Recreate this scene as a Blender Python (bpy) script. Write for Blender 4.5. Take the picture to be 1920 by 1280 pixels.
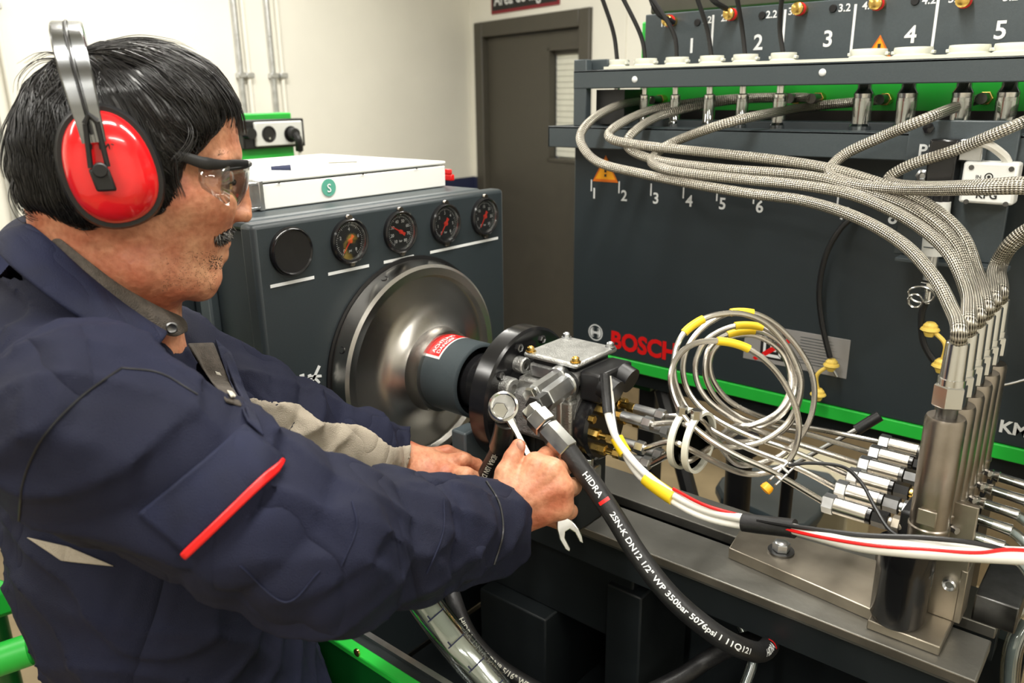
import bpy, math, random
import numpy as np
from mathutils import Vector, Matrix
from mathutils.bvhtree import BVHTree
from mathutils.kdtree import KDTree
random.seed(4); RNG = np.random.default_rng(7)
for o in list(bpy.data.objects): bpy.data.objects.remove(o)
SC = bpy.context.scene; COL = SC.collection
# ------------------------------------------------------------------ camera
FP = 1500.; PIT = math.radians(17.2); YAW = math.radians(40); ROL = math.radians(0.7)
CAM = np.array([0, 0, 1.6])
FW = np.array([-math.sin(YAW)*math.cos(PIT), math.cos(YAW)*math.cos(PIT), -math.sin(PIT)])
_R = np.array([math.cos(YAW), math.sin(YAW), 0]); _U = np.cross(_R, FW)
RT = _R*math.cos(ROL)-_U*math.sin(ROL); UP = _U*math.cos(ROL)+_R*math.sin(ROL)
cd = bpy.data.cameras.new('camera'); cam = bpy.data.objects.new('camera', cd); COL.objects.link(cam)
cd.sensor_width = 36; cd.lens = 36*FP/1920; cd.clip_start = .05
m3 = Matrix((RT, UP, -FW)).transposed().to_4x4(); m3.translation = Vector(CAM); cam.matrix_world = m3
cd.dof.use_dof = True; cd.dof.focus_distance = 1.0; cd.dof.aperture_fstop = 6.3
SC.camera = cam
# ------------------------------------------------------------------ light and exposure
w = bpy.data.worlds.new('world'); SC.world = w; w.use_nodes = True
w.node_tree.nodes['Background'].inputs[0].default_value = (.9, .95, 1, 1)
w.node_tree.nodes['Background'].inputs[1].default_value = .07
def area(x, y, z, sx, sy, e, col=(1, .97, .90), rot=(0, 0, 0)):
    l = bpy.data.lights.new('ceiling_lamp', 'AREA'); l.shape = 'RECTANGLE'; l.size = sx; l.size_y = sy
    l.energy = e; l.color = col
    o = bpy.data.objects.new('ceiling_lamp', l); o.location = (x, y, z); o.rotation_euler = rot; COL.objects.link(o)
for x, y, e in ((-2.3, 1.6, 52), (-2.3, -.6, 30), (-.55, 1.9, 40), (-.45, .35, 34), (-.3, -1.2, 36), (1.2, .6, 34), (1.2, -1.2, 20)):
    area(x, y, 2.62, .16, 1.25, e)
vs = SC.view_settings; vs.view_transform = 'Standard'; vs.look = 'None'; vs.exposure = -0.35; vs.gamma = 1
vs.use_curve_mapping = False
# ------------------------------------------------------------------ picture geometry -> world
def ray(px, py): return FW+RT*(px-960)/FP+UP*(640-py)/FP
def W(px, py, d): return CAM+ray(px, py)*d
def onX(px, py, x): r = ray(px, py); return CAM+r*(x/r[0])
def onY(px, py, y): r = ray(px, py); return CAM+r*(y/r[1])
def onZ(px, py, z): r = ray(px, py); return CAM+r*((z-1.6)/r[2])
V3 = lambda p: np.array(p, dtype=float)
# ------------------------------------------------------------------ materials
MT = {}
def mat(name, col, rough=.5, metal=0., noise=0., nscale=20., bump=0., bscale=60., coat=0., sss=0., emit=0., spec=.5, stretch=None):
    m = bpy.data.materials.new(name); m.use_nodes = True; nt = m.node_tree; b = nt.nodes['Principled BSDF']
    b.inputs['Base Color'].default_value = (*col, 1); b.inputs['Roughness'].default_value = rough
    b.inputs['Metallic'].default_value = metal; b.inputs['Coat Weight'].default_value = coat
    b.inputs['Specular IOR Level'].default_value = spec
    if sss: b.inputs['Subsurface Weight'].default_value = sss; b.inputs['Subsurface Radius'].default_value = (.01, .004, .002); b.inputs['Subsurface Scale'].default_value = .6
    if emit: b.inputs['Emission Color'].default_value = (*col, 1); b.inputs['Emission Strength'].default_value = emit
    tc = nt.nodes.new('ShaderNodeTexCoord'); vec = tc.outputs['Object']
    if stretch:
        mp = nt.nodes.new('ShaderNodeMapping'); mp.inputs['Scale'].default_value = stretch; nt.links.new(vec, mp.inputs[0]); vec = mp.outputs[0]
    n = nt.nodes.new('ShaderNodeTexNoise'); n.inputs['Scale'].default_value = nscale; n.inputs['Detail'].default_value = 6
    nt.links.new(vec, n.inputs['Vector'])
    mr = nt.nodes.new('ShaderNodeMapRange'); mr.inputs[1].default_value = .3; mr.inputs[2].default_value = .7
    mr.inputs[3].default_value = 1-noise; mr.inputs[4].default_value = 1+noise
    nt.links.new(n.outputs[0], mr.inputs[0])
    mx = nt.nodes.new('ShaderNodeVectorMath'); mx.operation = 'SCALE'; mx.inputs[0].default_value = col
    nt.links.new(mr.outputs[0], mx.inputs['Scale']); nt.links.new(mx.outputs[0], b.inputs['Base Color'])
    mr2 = nt.nodes.new('ShaderNodeMapRange'); mr2.inputs[3].default_value = max(rough-.07, .02); mr2.inputs[4].default_value = min(rough+.09, 1)
    nt.links.new(n.outputs[0], mr2.inputs[0]); nt.links.new(mr2.outputs[0], b.inputs['Roughness'])
    if bump:
        n2 = nt.nodes.new('ShaderNodeTexNoise'); n2.inputs['Scale'].default_value = bscale; n2.inputs['Detail'].default_value = 3
        nt.links.new(vec, n2.inputs['Vector'])
        bp = nt.nodes.new('ShaderNodeBump'); bp.inputs['Strength'].default_value = bump; bp.inputs['Distance'].default_value = .002
        nt.links.new(n2.outputs[0], bp.inputs['Height']); nt.links.new(bp.outputs[0], b.inputs['Normal'])
    MT[name] = m; return m
mat('wall', (.80, .78, .70), .8, noise=.05, nscale=2, bump=.15, bscale=200)
mat('dado', (.022, .028, .075), .6, noise=.1)
mat('floor', (.30, .235, .14), .45, noise=.22, nscale=5, bump=.1)
mat('ceiling', (.7, .7, .68), .9)
mat('door', (.062, .056, .043), .5, noise=.06)
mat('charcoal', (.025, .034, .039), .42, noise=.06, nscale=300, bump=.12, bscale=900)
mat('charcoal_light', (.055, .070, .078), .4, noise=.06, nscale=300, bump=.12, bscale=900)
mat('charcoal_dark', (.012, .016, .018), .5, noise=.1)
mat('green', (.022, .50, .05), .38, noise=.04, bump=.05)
mat('green_dark', (.002, .085, .012), .35, noise=.05)  # darkened so that the bench front panel carries its shade in the colour
mat('black', (.009, .009, .010), .38, noise=.2)
mat('black_gloss', (.010, .010, .011), .16, noise=.1)
mat('rubber', (.014, .014, .015), .42, noise=.25, nscale=60, bump=.2, bscale=300)
mat('chrome', (.72, .72, .70), .17, 1, noise=.05, nscale=60)
mat('brushed', (.62, .61, .58), .24, 1, noise=.12, nscale=14, stretch=(40, 1, 1), bump=.03)
mat('zinc', (.60, .61, .62), .3, 1, noise=.12, nscale=50)
mat('aluminium', (.50, .50, .48), .42, 1, noise=.16, nscale=90, bump=.5, bscale=500)
mat('cast', (.30, .30, .295), .55, .7, noise=.25, nscale=120, bump=.8, bscale=420)
mat('steel_tube', (.66, .63, .58), .25, 1, noise=.05)
mat('nickel', (.33, .29, .25), .3, 1, noise=.12, nscale=40, bump=.05)
mat('dark_steel', (.16, .16, .16), .34, 1, noise=.2, nscale=60)
mat('rail_steel', (.20, .195, .175), .42, .75, noise=.2, nscale=7, bump=.15, bscale=90)
mat('plate_steel', (.36, .32, .26), .36, .85, noise=.22, nscale=16, bump=.1, bscale=60)
mat('brass', (.75, .50, .14), .24, 1, noise=.1)
mat('red', (.75, .012, .012), .3, noise=.03)
mat('red_cup', (.78, .010, .014), .17, noise=.02, coat=.6)
mat('red_dark', (.22, .01, .02), .5)
mat('white', (.84, .85, .82), .4, noise=.02)
mat('white_cable', (.84, .82, .76), .38, noise=.03)
mat('ivory', (.76, .76, .66), .4, noise=.04)
mat('print_white', (.80, .82, .82), .5)
mat('print_black', (.01, .01, .01), .5)
mat('grey_label', (.30, .29, .28), .4, noise=.04)
mat('yellow', (.90, .62, .02), .4, noise=.04)
mat('yellow_cap', (.92, .66, .13), .4, noise=.04)
mat('amber', (1., .42, .01), .4, noise=.05)
mat('orange', (.72, .16, .01), .4, noise=.1)
mat('needle', (1., .05, .02), .4)
mat('navy', (.0078, .0096, .027), .72, noise=.22, nscale=9, bump=.55, bscale=1100, spec=.25)
mat('navy_edge', (.0095, .012, .033), .7, noise=.2, nscale=30, bump=.4, bscale=900, spec=.25)
mat('beige', (.36, .315, .25), .8, noise=.12, nscale=25, bump=.6, bscale=800, spec=.2)
mat('grey_cloth', (.075, .062, .050), .85, noise=.3, nscale=120, bump=.8, bscale=700)
mat('tshirt', (.55, .52, .44), .85, noise=.1)
mat('hair', (.009, .008, .008), .30, noise=.3, nscale=200, spec=.7)
mat('grey_hair', (.25, .23, .21), .4)
mat('eye_white', (.75, .70, .66), .2); mat('iris', (.03, .015, .01), .1)
mat('nail', (.62, .33, .24), .3)
mat('beige_box', (.55, .50, .36), .5, noise=.05)
mat('band_metal', (.30, .31, .32), .22, 1, noise=.2, nscale=9, stretch=(1, 1, 6))
mat('pvc_core', (.36, .39, .39), .35, noise=.08)
mat('tan_board', (.23, .175, .10), .6, noise=.12)
mat('lamp_lens', (1, 1, 1), .5, emit=2)

def _nodes(m): return m.node_tree, m.node_tree.nodes['Principled BSDF']
def skin_mat():
    m = mat('skin', (.46, .205, .115), .46, sss=.12); nt, b = _nodes(m); N = nt.nodes.new; L = nt.links.new
    tc = N('ShaderNodeTexCoord')
    n1 = N('ShaderNodeTexNoise'); n1.inputs['Scale'].default_value = 24; n1.inputs['Detail'].default_value = 7
    n2 = N('ShaderNodeTexNoise'); n2.inputs['Scale'].default_value = 180; n2.inputs['Detail'].default_value = 5
    for n in (n1, n2): L(tc.outputs['Object'], n.inputs['Vector'])
    cr = N('ShaderNodeValToRGB'); e = cr.color_ramp.elements
    e[0].position = .32; e[0].color = (.50, .155, .080, 1); e[1].position = .68; e[1].color = (.68, .35, .20, 1)
    L(n1.outputs[0], cr.inputs[0])
    mx = N('ShaderNodeMix'); mx.data_type = 'RGBA'; mx.blend_type = 'MULTIPLY'; mx.inputs[0].default_value = .55
    cr2 = N('ShaderNodeValToRGB'); cr2.color_ramp.elements[0].position = .3; cr2.color_ramp.elements[0].color = (.62, .5, .45, 1)
    cr2.color_ramp.elements[1].position = .6; L(n2.outputs[0], cr2.inputs[0])
    L(cr.outputs[0], mx.inputs[6]); L(cr2.outputs[0], mx.inputs[7]); L(mx.outputs[2], b.inputs['Base Color'])
    bp = N('ShaderNodeBump'); bp.inputs['Strength'].default_value = .5; bp.inputs['Distance'].default_value = .0015
    L(n2.outputs[0], bp.inputs['Height']); L(bp.outputs[0], b.inputs['Normal'])
skin_mat()
def cloth_folds(name, scale, dist, strength=.7):
    m = MT[name]; nt, b = _nodes(m); N = nt.nodes.new; L = nt.links.new
    old = b.inputs['Normal'].links[0].from_node; tc = N('ShaderNodeTexCoord'); mp = N('ShaderNodeMapping'); mp.inputs['Rotation'].default_value = (.5, .9, .6); mp.inputs['Scale'].default_value = (1, 1, .42)
    n = N('ShaderNodeTexNoise'); n.inputs['Scale'].default_value = scale; n.inputs['Detail'].default_value = 2; n.inputs['Roughness'].default_value = .45; n.inputs['Distortion'].default_value = .9
    L(tc.outputs['Object'], mp.inputs[0]); L(mp.outputs[0], n.inputs['Vector'])
    s = N('ShaderNodeMath'); s.operation = 'SUBTRACT'; s.inputs[1].default_value = .5; L(n.outputs[0], s.inputs[0])
    a = N('ShaderNodeMath'); a.operation = 'ABSOLUTE'; L(s.outputs[0], a.inputs[0])
    p = N('ShaderNodeMath'); p.operation = 'POWER'; p.inputs[1].default_value = .7; L(a.outputs[0], p.inputs[0])
    bp = N('ShaderNodeBump'); bp.inputs['Strength'].default_value = strength; bp.inputs['Distance'].default_value = dist
    L(p.outputs[0], bp.inputs['Height']); L(bp.outputs[0], old.inputs['Normal'])
cloth_folds('navy', 9, .030, .65); cloth_folds('navy_edge', 11, .016, .5); cloth_folds('beige', 14, .016)
def turned_mat():
    m = mat('turned', (.50, .48, .45), .27, 1, noise=.05, nscale=30); nt, b = _nodes(m); t = nt.nodes.new('ShaderNodeTangent'); t.direction_type = 'RADIAL'; t.axis = 'X'
    b.inputs['Anisotropic'].default_value = .75; nt.links.remove(b.inputs['Roughness'].links[0]); nt.links.remove(b.inputs['Base Color'].links[0]); b.inputs['Roughness'].default_value = .26; nt.links.new(t.outputs[0], b.inputs['Tangent'])
turned_mat()
def glass_mat(name, tint, fac=.12, rough=.03):
    m = bpy.data.materials.new(name); m.use_nodes = True; nt = m.node_tree; nt.nodes.clear(); N = nt.nodes.new; L = nt.links.new
    o = N('ShaderNodeOutputMaterial'); t = N('ShaderNodeBsdfTransparent'); t.inputs[0].default_value = (*tint, 1)
    g = N('ShaderNodeBsdfGlossy'); g.inputs['Roughness'].default_value = rough
    f = N('ShaderNodeLayerWeight'); f.inputs[0].default_value = .35
    ad = N('ShaderNodeMath'); ad.operation = 'MULTIPLY_ADD'; ad.inputs[1].default_value = .8; ad.inputs[2].default_value = fac; ad.use_clamp = True
    mx = N('ShaderNodeMixShader'); L(f.outputs['Facing'], ad.inputs[0]); L(ad.outputs[0], mx.inputs[0]); L(t.outputs[0], mx.inputs[1]); L(g.outputs[0], mx.inputs[2])
    L(mx.outputs[0], o.inputs[0]); MT[name] = m
glass_mat('lens', (.88, .88, .86), .07); glass_mat('clear_hose', (.80, .85, .84), .16, .10); glass_mat('gauge_glass', (.97, .97, .97), .03)
glass_mat('glass_tube', (.75, .82, .80), .35, .08)
def braid_mat():
    m = mat('braid', (.55, .50, .43), .33, metal=.9); nt, b = _nodes(m); N = nt.nodes.new; L = nt.links.new
    uv = N('ShaderNodeUVMap'); sp = N('ShaderNodeSeparateXYZ'); L(uv.outputs[0], sp.inputs[0])
    def math_(op, a, c=None):
        n = N('ShaderNodeMath'); n.operation = op
        for i, v in enumerate((a, c)):
            if v is None: continue
            if isinstance(v, (int, float)): n.inputs[i].default_value = v
            else: L(v, n.inputs[i])
        return n.outputs[0]
    u = math_('MULTIPLY', sp.outputs[0], 2*math.pi*9); v = math_('MULTIPLY', sp.outputs[1], 2*math.pi*125)
    a = math_('SINE', math_('ADD', u, v)); c = math_('SINE', math_('SUBTRACT', u, v))
    h = math_('MULTIPLY', a, c)
    cr = N('ShaderNodeValToRGB'); e = cr.color_ramp.elements
    e[0].position = .12; e[0].color = (.035, .03, .022, 1); e[1].position = .62; e[1].color = (.60, .56, .48, 1)
    L(math_('MULTIPLY_ADD', h, .5) if False else math_('ADD', math_('MULTIPLY', h, .5), .5), cr.inputs[0])
    L(cr.outputs[0], b.inputs['Base Color'])
    bp = N('ShaderNodeBump'); bp.inputs['Strength'].default_value = .9; bp.inputs['Distance'].default_value = .0009
    L(h, bp.inputs['Height']); L(bp.outputs[0], b.inputs['Normal'])
braid_mat()
def stripes_mat(name, ca, cb, freq, width=.5, axis=0):
    m = mat(name, ca, .4); nt, b = _nodes(m); N = nt.nodes.new; L = nt.links.new
    uv = N('ShaderNodeUVMap'); sp = N('ShaderNodeSeparateXYZ'); L(uv.outputs[0], sp.inputs[0])
    a = N('ShaderNodeMath'); a.operation = 'MULTIPLY'; a.inputs[1].default_value = freq; L(sp.outputs[axis], a.inputs[0])
    f = N('ShaderNodeMath'); f.operation = 'FRACT'; L(a.outputs[0], f.inputs[0])
    g = N('ShaderNodeMath'); g.operation = 'LESS_THAN'; g.inputs[1].default_value = width; L(f.outputs[0], g.inputs[0])
    mx = N('ShaderNodeMix'); mx.data_type = 'RGBA'; mx.inputs[6].default_value = (*ca, 1); mx.inputs[7].default_value = (*cb, 1)
    L(g.outputs[0], mx.inputs[0]); L(mx.outputs[2], b.inputs['Base Color'])
stripes_mat('blind', (.74, .76, .60), (.60, .62, .47), 60, .2, 1)

# ------------------------------------------------------------------ mesh helpers
def nrm(v): v = V3(v); return v/(np.linalg.norm(v)+1e-12)
def frame(d):
    d = nrm(d); a = np.array([0, 0, 1.]) if abs(d[2]) < .9 else np.array([1., 0, 0])
    u = nrm(np.cross(a, d)); return u, np.cross(d, u), d
class MB:
    def __init__(s): s.v = []; s.f = []; s.uv = {}
    def add(s, vs_, fs, uvs=None):
        b = len(s.v); s.v += [tuple(map(float, p)) for p in vs_]
        for i, f in enumerate(fs):
            if uvs is not None: s.uv[len(s.f)] = uvs[i]
            s.f.append(tuple(b+j for j in f))
        return s
    def box(s, a, b, ax=None, o=None):
        a = V3(a); b = V3(b); lo = np.minimum(a, b); hi = np.maximum(a, b)
        P = [(x, y, z) for x in (lo[0], hi[0]) for y in (lo[1], hi[1]) for z in (lo[2], hi[2])]
        if ax is not None: P = [V3(o)+ax[0]*p[0]+ax[1]*p[1]+ax[2]*p[2] for p in P]
        return s.add(P, [(0, 1, 3, 2), (4, 6, 7, 5), (0, 4, 5, 1), (2, 3, 7, 6), (0, 2, 6, 4), (1, 5, 7, 3)])
    def lathe(s, p, d, prof, n=32, squash=None, ph=0.):
        u, v, d = frame(d); p = V3(p); vs_ = []; fs = []
        sx, sy = squash or (1, 1)
        for (t, r) in prof:
            for k in range(n):
                a = 2*math.pi*k/n+ph; vs_.append(p+d*t+u*math.cos(a)*r*sx+v*math.sin(a)*r*sy)
        for i in range(len(prof)-1):
            for k in range(n): fs.append((i*n+k, i*n+(k+1) % n, (i+1)*n+(k+1) % n, (i+1)*n+k))
        if prof[0][1] > 1e-6: fs.append(tuple(range(n-1, -1, -1)))
        if prof[-1][1] > 1e-6: fs.append(tuple((len(prof)-1)*n+k for k in range(n)))
        return s.add(vs_, fs)
    def cyl(s, a, b, r, r2=None, n=24, ph=0., bev=0.):
        a = V3(a); b = V3(b); L = np.linalg.norm(b-a); r2 = r if r2 is None else r2
        pr = [(0, r), (L, r2)] if not bev else [(0, r-bev), (bev, r), (L-bev, r2), (L, r2-bev)]
        return s.lathe(a, b-a, pr, n, ph=ph)
    def hexa(s, a, b, r): return s.cyl(a, b, r, n=6, bev=r*.08)
    def tube(s, pts, r, n=12, cap=True, flat=None, updir=None):
        pts = np.array(pts, dtype=float); m = len(pts); rr = np.full(m, r) if np.isscalar(r) else np.array(r)
        T = np.gradient(pts, axis=0); T /= np.linalg.norm(T, axis=1)[:, None]+1e-12
        u, v, _ = frame(T[0]) if updir is None else (nrm(np.cross(updir, T[0])), None, None)
        L = np.concatenate([[0], np.cumsum(np.linalg.norm(np.diff(pts, axis=0), axis=1))])
        vs_ = []; fs = []; uv = []; fx, fy = flat or (1, 1)
        for i in range(m):
            u = nrm(u-T[i]*(u@T[i])) if updir is None else nrm(np.cross(updir, T[i]))
            v = np.cross(T[i], u)
            for k in range(n):
                a = 2*math.pi*k/n; vs_.append(pts[i]+(u*math.cos(a)*fx+v*math.sin(a)*fy)*rr[i])
        for i in range(m-1):
            for k in range(n):
                fs.append((i*n+k, i*n+(k+1) % n, (i+1)*n+(k+1) % n, (i+1)*n+k))
                uv.append(((k/n, L[i]), ((k+1)/n, L[i]), ((k+1)/n, L[i+1]), (k/n, L[i+1])))
        if cap:
            fs.append(tuple(range(n-1, -1, -1))); uv.append([(0, 0)]*n)
            fs.append(tuple((m-1)*n+k for k in range(n))); uv.append([(0, 0)]*n)
        return s.add(vs_, fs, uv)
    def prism(s, poly, ax, o, h):
        """poly in the (ax0, ax1) plane extruded by h along ax2"""
        n = len(poly); o = V3(o); vs_ = [o+ax[0]*x+ax[1]*y for x, y in poly]+[o+ax[0]*x+ax[1]*y+ax[2]*h for x, y in poly]
        return s.add(vs_, [tuple(range(n-1, -1, -1)), tuple(range(n, 2*n))]+[(i, (i+1) % n, n+(i+1) % n, n+i) for i in range(n)])
    def sphere(s, c, r, n=16, sc=(1, 1, 1)):
        pr = []; u = 8
        vs_ = []; fs = []
        for i in range(u+1):
            t = math.pi*i/u
            for k in range(n): a = 2*math.pi*k/n; vs_.append(V3(c)+np.array([math.sin(t)*math.cos(a)*sc[0], math.sin(t)*math.sin(a)*sc[1], math.cos(t)*sc[2]])*r)
        for i in range(u):
            for k in range(n): fs.append((i*n+k, (i+1)*n+k, (i+1)*n+(k+1) % n, i*n+(k+1) % n))
        return s.add(vs_, fs)
AX = (V3((1, 0, 0)), V3((0, 1, 0)), V3((0, 0, 1)))
def thing(name, label, cat, loc=(0, 0, 0), group=None):
    o = bpy.data.objects.new(name, None); COL.objects.link(o); o.location = Vector(loc); o.empty_display_size = .02
    o['label'] = label; o['category'] = cat
    if group: o['group'] = group
    o['_loc'] = [float(x) for x in loc]; return o
def getloc(p): return V3(p['_loc']) if p is not None and '_loc' in p else V3((0, 0, 0))
def obj(name, mb, m, parent=None, bev=0., smooth=35, label=None, origin=None, kind=None):
    me = bpy.data.meshes.new(name)
    org = getloc(parent) if parent is not None else (V3(origin) if origin is not None else V3((0, 0, 0)))
    P = np.array(mb.v)-org
    me.from_pydata([tuple(p) for p in P], [], mb.f)
    if mb.uv:
        ul = me.uv_layers.new(name='UVMap'); dat = np.zeros((len(me.loops), 2)); i = 0
        for fi, f in enumerate(mb.f):
            if fi in mb.uv: dat[i:i+len(f)] = mb.uv[fi]
            i += len(f)
        ul.data.foreach_set('uv', dat.ravel())
    for mm in (m if isinstance(m, (list, tuple)) else [m]): me.materials.append(MT[mm])
    me.validate(); me.update()
    if smooth:
        me.polygons.foreach_set('use_smooth', [True]*len(me.polygons))
        try: me.set_sharp_from_angle(angle=math.radians(smooth))
        except Exception: pass
    o = bpy.data.objects.new(name, me); COL.objects.link(o)
    if parent is not None: o.parent = parent; o['_loc'] = [float(x) for x in org]
    else: o.location = Vector(org); o['_loc'] = [float(x) for x in org]
    if bev:
        b = o.modifiers.new('bevel', 'BEVEL'); b.width = bev; b.segments = 2; b.limit_method = 'ANGLE'; b.angle_limit = math.radians(40)
    if label: o['label'] = label
    if kind: o['kind'] = kind
    if any(q in name for q in ('print', 'lettering', 'numbers', 'pictogram', 'mark', 'emblem', 'ticks', 'text_lines')): o['kind'] = 'stuff'
    return o
def tagm(o, label, cat, group=None):
    o['label'] = label; o['category'] = cat
    if group: o['group'] = group
    return o
def cr(pts, n=10):
    """Catmull-Rom through the points"""
    P = [V3(p) for p in pts]; P = [2*P[0]-P[1]]+P+[2*P[-1]-P[-2]]; out = []
    for i in range(1, len(P)-2):
        a, b, c, d = P[i-1:i+3]
        for k in range(n):
            t = k/n; out.append(.5*((2*b)+(-a+c)*t+(2*a-5*b+4*c-d)*t*t+(-a+3*b-3*c+d)*t**3))
    out.append(P[-2]); return np.array(out)
def wp(*p, n=10): return cr([W(*q) for q in p], n)
_txt = {}
def text_poly(s, bold=0., res=3, ext=0.):
    """flat text mesh (verts 2-D, faces), height of a capital = ~0.7"""
    k = (s, bold, res, ext)
    if k in _txt: return _txt[k]
    c = bpy.data.curves.new('t', 'FONT'); c.body = s; c.offset = bold; c.resolution_u = res; c.fill_mode = 'BOTH' if ext else 'FRONT'; c.extrude = ext
    o = bpy.data.objects.new('t', c); COL.objects.link(o); bpy.context.view_layer.update()
    me = bpy.data.meshes.new_from_object(o.evaluated_get(bpy.context.evaluated_depsgraph_get()))
    V = [tuple(v.co) for v in me.vertices]; F = [tuple(p.vertices) for p in me.polygons]
    import bmesh
    bm = bmesh.new(); bm.from_mesh(me)
    for zc in (.12, .24, .36, .48, .60): bmesh.ops.bisect_plane(bm, geom=bm.verts[:]+bm.edges[:]+bm.faces[:], plane_co=(0, zc, 0), plane_no=(0, 1, 0))
    bm.verts.ensure_lookup_table(); bm.verts.index_update()
    if s.isalpha() or len(s) > 4: V = [tuple(v.co) for v in bm.verts]; F = [tuple(v.index for v in f.verts) for f in bm.faces]
    bm.free()
    bpy.data.objects.remove(o); bpy.data.curves.remove(c); _txt[k] = (V, F); return V, F
def text_on(mb, s, o, ux, uy, h, bold=.02, center=False, sx=1.):
    """lettering with capital height h standing at o, along ux, upright uy"""
    V, F = text_poly(s, bold); V = np.array(V); k = h/.7; x0 = V[:, 0].min(); wd = (V[:, 0].max()-x0)*k*sx
    nn = np.cross(ux, uy); off = -wd/2 if center else 0
    mb.add([V3(o)+ux*((v[0]-x0)*k*sx+off)+uy*v[1]*k+nn*.0003 for v in V], F); return wd
# ------------------------------------------------------------------ implicit surfaces
def surfnet(vol, org, h):
    s = vol < 0; nx, ny, nz = vol.shape; cs = (slice(0, -1), slice(1, None))
    cnt = np.zeros((nx-1, ny-1, nz-1), np.int16)
    for i in (0, 1):
        for j in (0, 1):
            for k in (0, 1): cnt += s[cs[i], cs[j], cs[k]]
    act = (cnt > 0) & (cnt < 8); idx = np.full(act.shape, -1, np.int64); A = np.argwhere(act); idx[act] = np.arange(len(A))
    acc = np.zeros((len(A), 3)); n = np.zeros(len(A))
    C8 = {}
    for i in (0, 1):
        for j in (0, 1):
            for k in (0, 1): C8[(i, j, k)] = vol[A[:, 0]+i, A[:, 1]+j, A[:, 2]+k].astype(float)
    for a in C8:
        for ax in range(3):
            if a[ax] == 1: continue
            b = list(a); b[ax] = 1; b = tuple(b); va, vb = C8[a], C8[b]; m = (va < 0) != (vb < 0)
            t = np.where(m, va/(np.where(va == vb, 1, va-vb)), 0)
            p = np.tile(np.array(a, float), (len(A), 1)); p[:, ax] += t
            acc[m] += p[m]; n[m] += 1
    V = (A+acc/n[:, None])*h+V3(org); F = []
    for ax in range(3):
        sl0 = [slice(1, -1)]*3; sl1 = [slice(1, -1)]*3
        sl0[ax] = slice(0, -1); sl1[ax] = slice(1, None)
        s0 = s[tuple(sl0)]; s1 = s[tuple(sl1)]
        for flip, m in ((False, s0 & ~s1), (True, ~s0 & s1)):
            Q = np.argwhere(m)
            for d in range(3):
                if d != ax: Q[:, d] += 1
            a1, a2 = (ax+1) % 3, (ax+2) % 3
            def id_(o1, o2):
                q = Q.copy(); q[:, a1] += o1; q[:, a2] += o2; return idx[q[:, 0], q[:, 1], q[:, 2]]
            f = np.stack([id_(-1, -1), id_(0, -1), id_(0, 0), id_(-1, 0)], 1)
            if flip: f = f[:, ::-1]
            F.append(f)
    return V, np.concatenate(F)
def grid(lo, hi, h):
    lo = V3(lo); n = np.ceil((V3(hi)-lo)/h).astype(int)+1
    g = [np.arange(n[i], dtype=np.float32)*h+lo[i] for i in range(3)]
    return np.meshgrid(*g, indexing='ij'), lo
def capd(P, a, b, r0, r1, sq=None):
    a = V3(a); b = V3(b); ab = b-a; L = float(ab@ab)+1e-12
    q = [(P[i]-np.float32(a[i])) for i in range(3)]
    t = np.clip(sum(q[i]*np.float32(ab[i]) for i in range(3))/np.float32(L), 0, 1)
    d2 = sum((q[i]-t*np.float32(ab[i]))**2 for i in range(3))
    return np.sqrt(d2)-(r0+t*(r1-r0)).astype(np.float32)
def smin(a, b, k):
    h = np.clip(.5+.5*(b-a)/k, 0, 1); return b+(a-b)*h-k*h*(1-h)
def np_obj(name, V, F, m, parent=None, smooth=True, label=None):
    me = bpy.data.meshes.new(name); V = V-getloc(parent); F = np.asarray(F); n = len(F); k = F.shape[1]
    me.vertices.add(len(V)); me.vertices.foreach_set('co', np.ascontiguousarray(V, dtype=np.float32).ravel())
    me.loops.add(n*k); me.loops.foreach_set('vertex_index', np.ascontiguousarray(F, dtype=np.int32).ravel())
    me.polygons.add(n); me.polygons.foreach_set('loop_start', np.arange(n, dtype=np.int32)*k)
    try: me.polygons.foreach_set('loop_total', np.full(n, k, dtype=np.int32))
    except Exception: pass
    me.update(calc_edges=True); me.validate()
    me.polygons.foreach_set('use_smooth', [smooth]*len(me.polygons)); me.materials.append(MT[m])
    o = bpy.data.objects.new(name, me); COL.objects.link(o)
    if parent is not None: o.parent = parent; o['_loc'] = [float(x) for x in getloc(parent)]
    if label: o['label'] = label
    return o
# ================================================================== setting
def struct(name, mb, m, bev=0, parent=None, smooth=0):
    o = obj(name, mb, m, parent, bev=bev, smooth=smooth)
    if parent is None: o['kind'] = 'structure'
    return o
XW = -3.3; CO = V3((XW, 3.595, 0)); DD = nrm((.966, -.259, 0)); DN = nrm((.259, .966, 0)); LD = 5.6
def dp(s, n, z): return CO+DD*s+DN*n+V3((0, 0, z))
DF = (DD, DN, AX[2])
struct('floor', MB().box((XW-.2, -2.7, -.1), (2.5, 4.2, 0)), 'floor')
struct('ceiling', MB().box((XW-.2, -2.7, 2.7), (2.5, 4.2, 2.8)), 'ceiling')
struct('wall_left', MB().box((XW-.12, -2.6, 1.13), (XW, 3.7, 2.7)), 'wall')
struct('trim_1', MB().box((XW-.12, -2.6, 0), (XW+.001, 3.7, 1.13)), 'dado')
struct('wall_front', MB().box((XW-.12, -2.72, 0), (2.4, -2.6, 2.7)), 'wall')
struct('wall_right', MB().box((2.3, -2.72, 0), (2.42, 3.0, 2.7)), 'wall')
wb = MB()
wb.box((-.02, 0, 0), (.065, .12, 2.7), DF, CO).box((1.065, 0, 0), (6.1, .12, 2.7), DF, CO).box((.065, 0, 1.98), (1.065, .12, 2.7), DF, CO)
struct('wall_back', wb, 'wall')
struct('trim_2', MB().box((-.02, -.004, 0), (.062, .0, 1.13), DF, CO), 'dado')
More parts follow.
